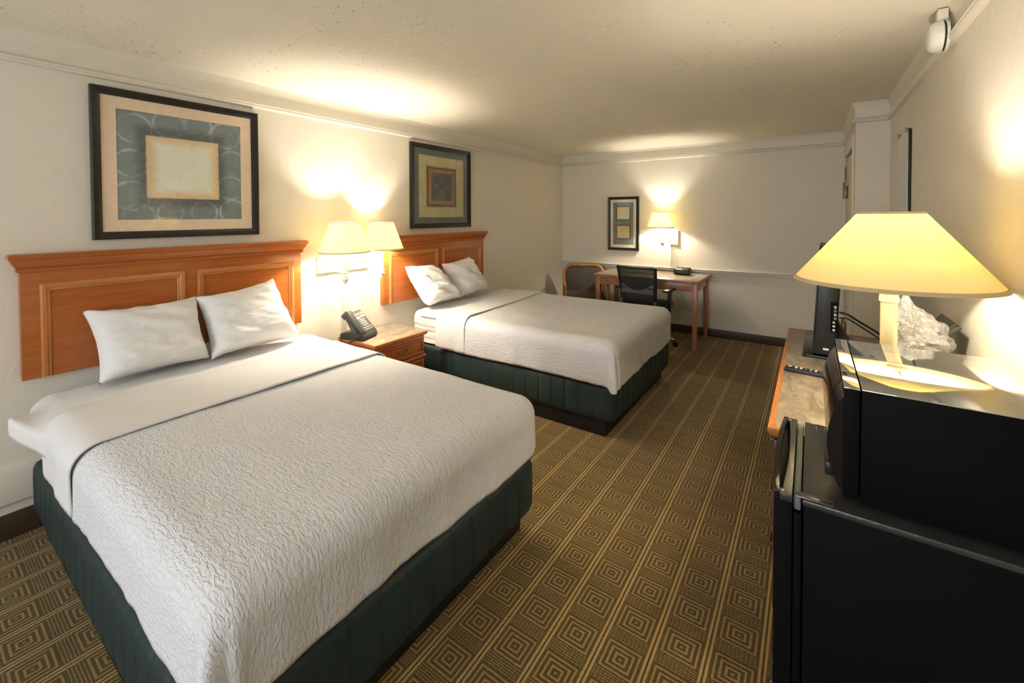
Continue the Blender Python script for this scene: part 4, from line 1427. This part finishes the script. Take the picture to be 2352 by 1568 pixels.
# ------------------------------------------------------------------ bag, bucket and folder on the dresser
ib = thing('ice_bucket', 'dark ice bucket under the crumpled plastic bag on the dresser', 'ice bucket', (0.335, 2.16, DZ + 0.001))
lathe('bucket_wall', [(0.066, 0.0), (0.070, 0.004), (0.078, 0.200), (0.081, 0.203), (0.078, 0.205), (0.072, 0.202), (0.066, 0.010)], 'leather', ib, 32, cap=False)
lathe('bucket_floor', [(0.0665, 0.001), (0.0665, 0.012)], 'leather', ib, 32)
random.seed(11)
bm = bmesh.new()
bmesh.ops.create_icosphere(bm, subdivisions=4, radius=1.0)
for v in bm.verts:
    n_ = v.co.normalized()
    q = n_ * 1.9 + Vector((0.6 * nz(n_.x * 3, n_.y * 3, n_.z * 3), 0.6 * nz(n_.y * 3, n_.z * 3, n_.x * 3 + 4), 0))
    dist = noise.voronoi(q * 1.6)[0]
    ridge = dist[1] - dist[0]
    c1 = nz(n_.x * 1.6, n_.y * 1.6, n_.z * 1.6 + 3)
    c3 = nz(n_.x * 9, n_.y * 9, n_.z * 9 + 5)
    r = 0.92 + 0.35 * c1 + 0.30 * (0.5 - min(0.5, ridge)) + 0.10 * c3
    top = max(0.0, n_.z)
    v.co = Vector((n_.x * 0.082 * r - 0.035 * top, n_.y * 0.080 * r, 0.080 + n_.z * (0.085 + 0.045 * top * (1 if n_.x < 0.1 else 0.2)) * r))
bg = finish('plastic_bag', bm, 'film', angle=18)
bg.location = (0.335, 2.16, DZ + 0.21)
tag(bg, 'crumpled clear plastic liner bag on the dresser below the mirror', 'plastic bag')
fo = thing('leather_folder', 'dark leatherette folder leaning against the wall behind the plastic bag', 'folder', (0.463, 2.31, 1.075))
fmx = Matrix.Rotation(math.radians(40), 4, 'Y')
box('cover', (-0.012, -0.045, -0.405), (0.0, 0.16, 0.0), 'leather', fo, bev=0.002, xf=fmx)
box('pages', (-0.018, -0.040, -0.400), (-0.012, 0.155, -0.004), 'phone_face', fo, bev=0, xf=fmx)
box('cover_front', (-0.026, -0.045, -0.405), (-0.018, 0.16, 0.0), 'leather', fo, bev=0.002, xf=fmx)

# ------------------------------------------------------------------ mirror and alarm on the right wall
mi = thing('wall_mirror', 'tall frameless mirror clipped to the wall beyond the dresser', 'mirror', (XR, 3.71, 1.30))
box('mirror_body', (-0.0160, -0.19, -0.70), (-0.001, 0.19, 0.715), 'mirror_edge', mi, bev=0.001)
box('mirror_glass', (-0.0180, -0.187, -0.697), (-0.0160, 0.187, 0.712), 'mirror', mi, bev=0)
for y in (-0.14, 0.14):
    for z in (-0.70, 0.715):
        box('mirror_clip', (-0.024, y - 0.010, z - 0.012), (0.0 - 0.0005, y + 0.010, z + 0.012), 'brass', mi, bev=0.002)

al = thing('alarm', 'round white wall alarm mounted at the crown moulding', 'alarm', (XR - 0.022, 2.60, 2.262))
lathe('mount_plate', [(0.064, -0.010), (0.064, -0.0006)], 'white_plastic', al, 36, axis='X')
lathe('gap_ring', [(0.060, -0.018), (0.060, -0.010)], 'dark_gap', al, 36, axis='X')
lathe('alarm_body', [(0.040, -0.062), (0.052, -0.056), (0.062, -0.044), (0.066, -0.018)], 'white_plastic', al, 36, axis='X')
box('wire_box', (-0.034, -0.028, 0.060), (-0.001, 0.028, 0.110), 'trim', al, bev=0.003)
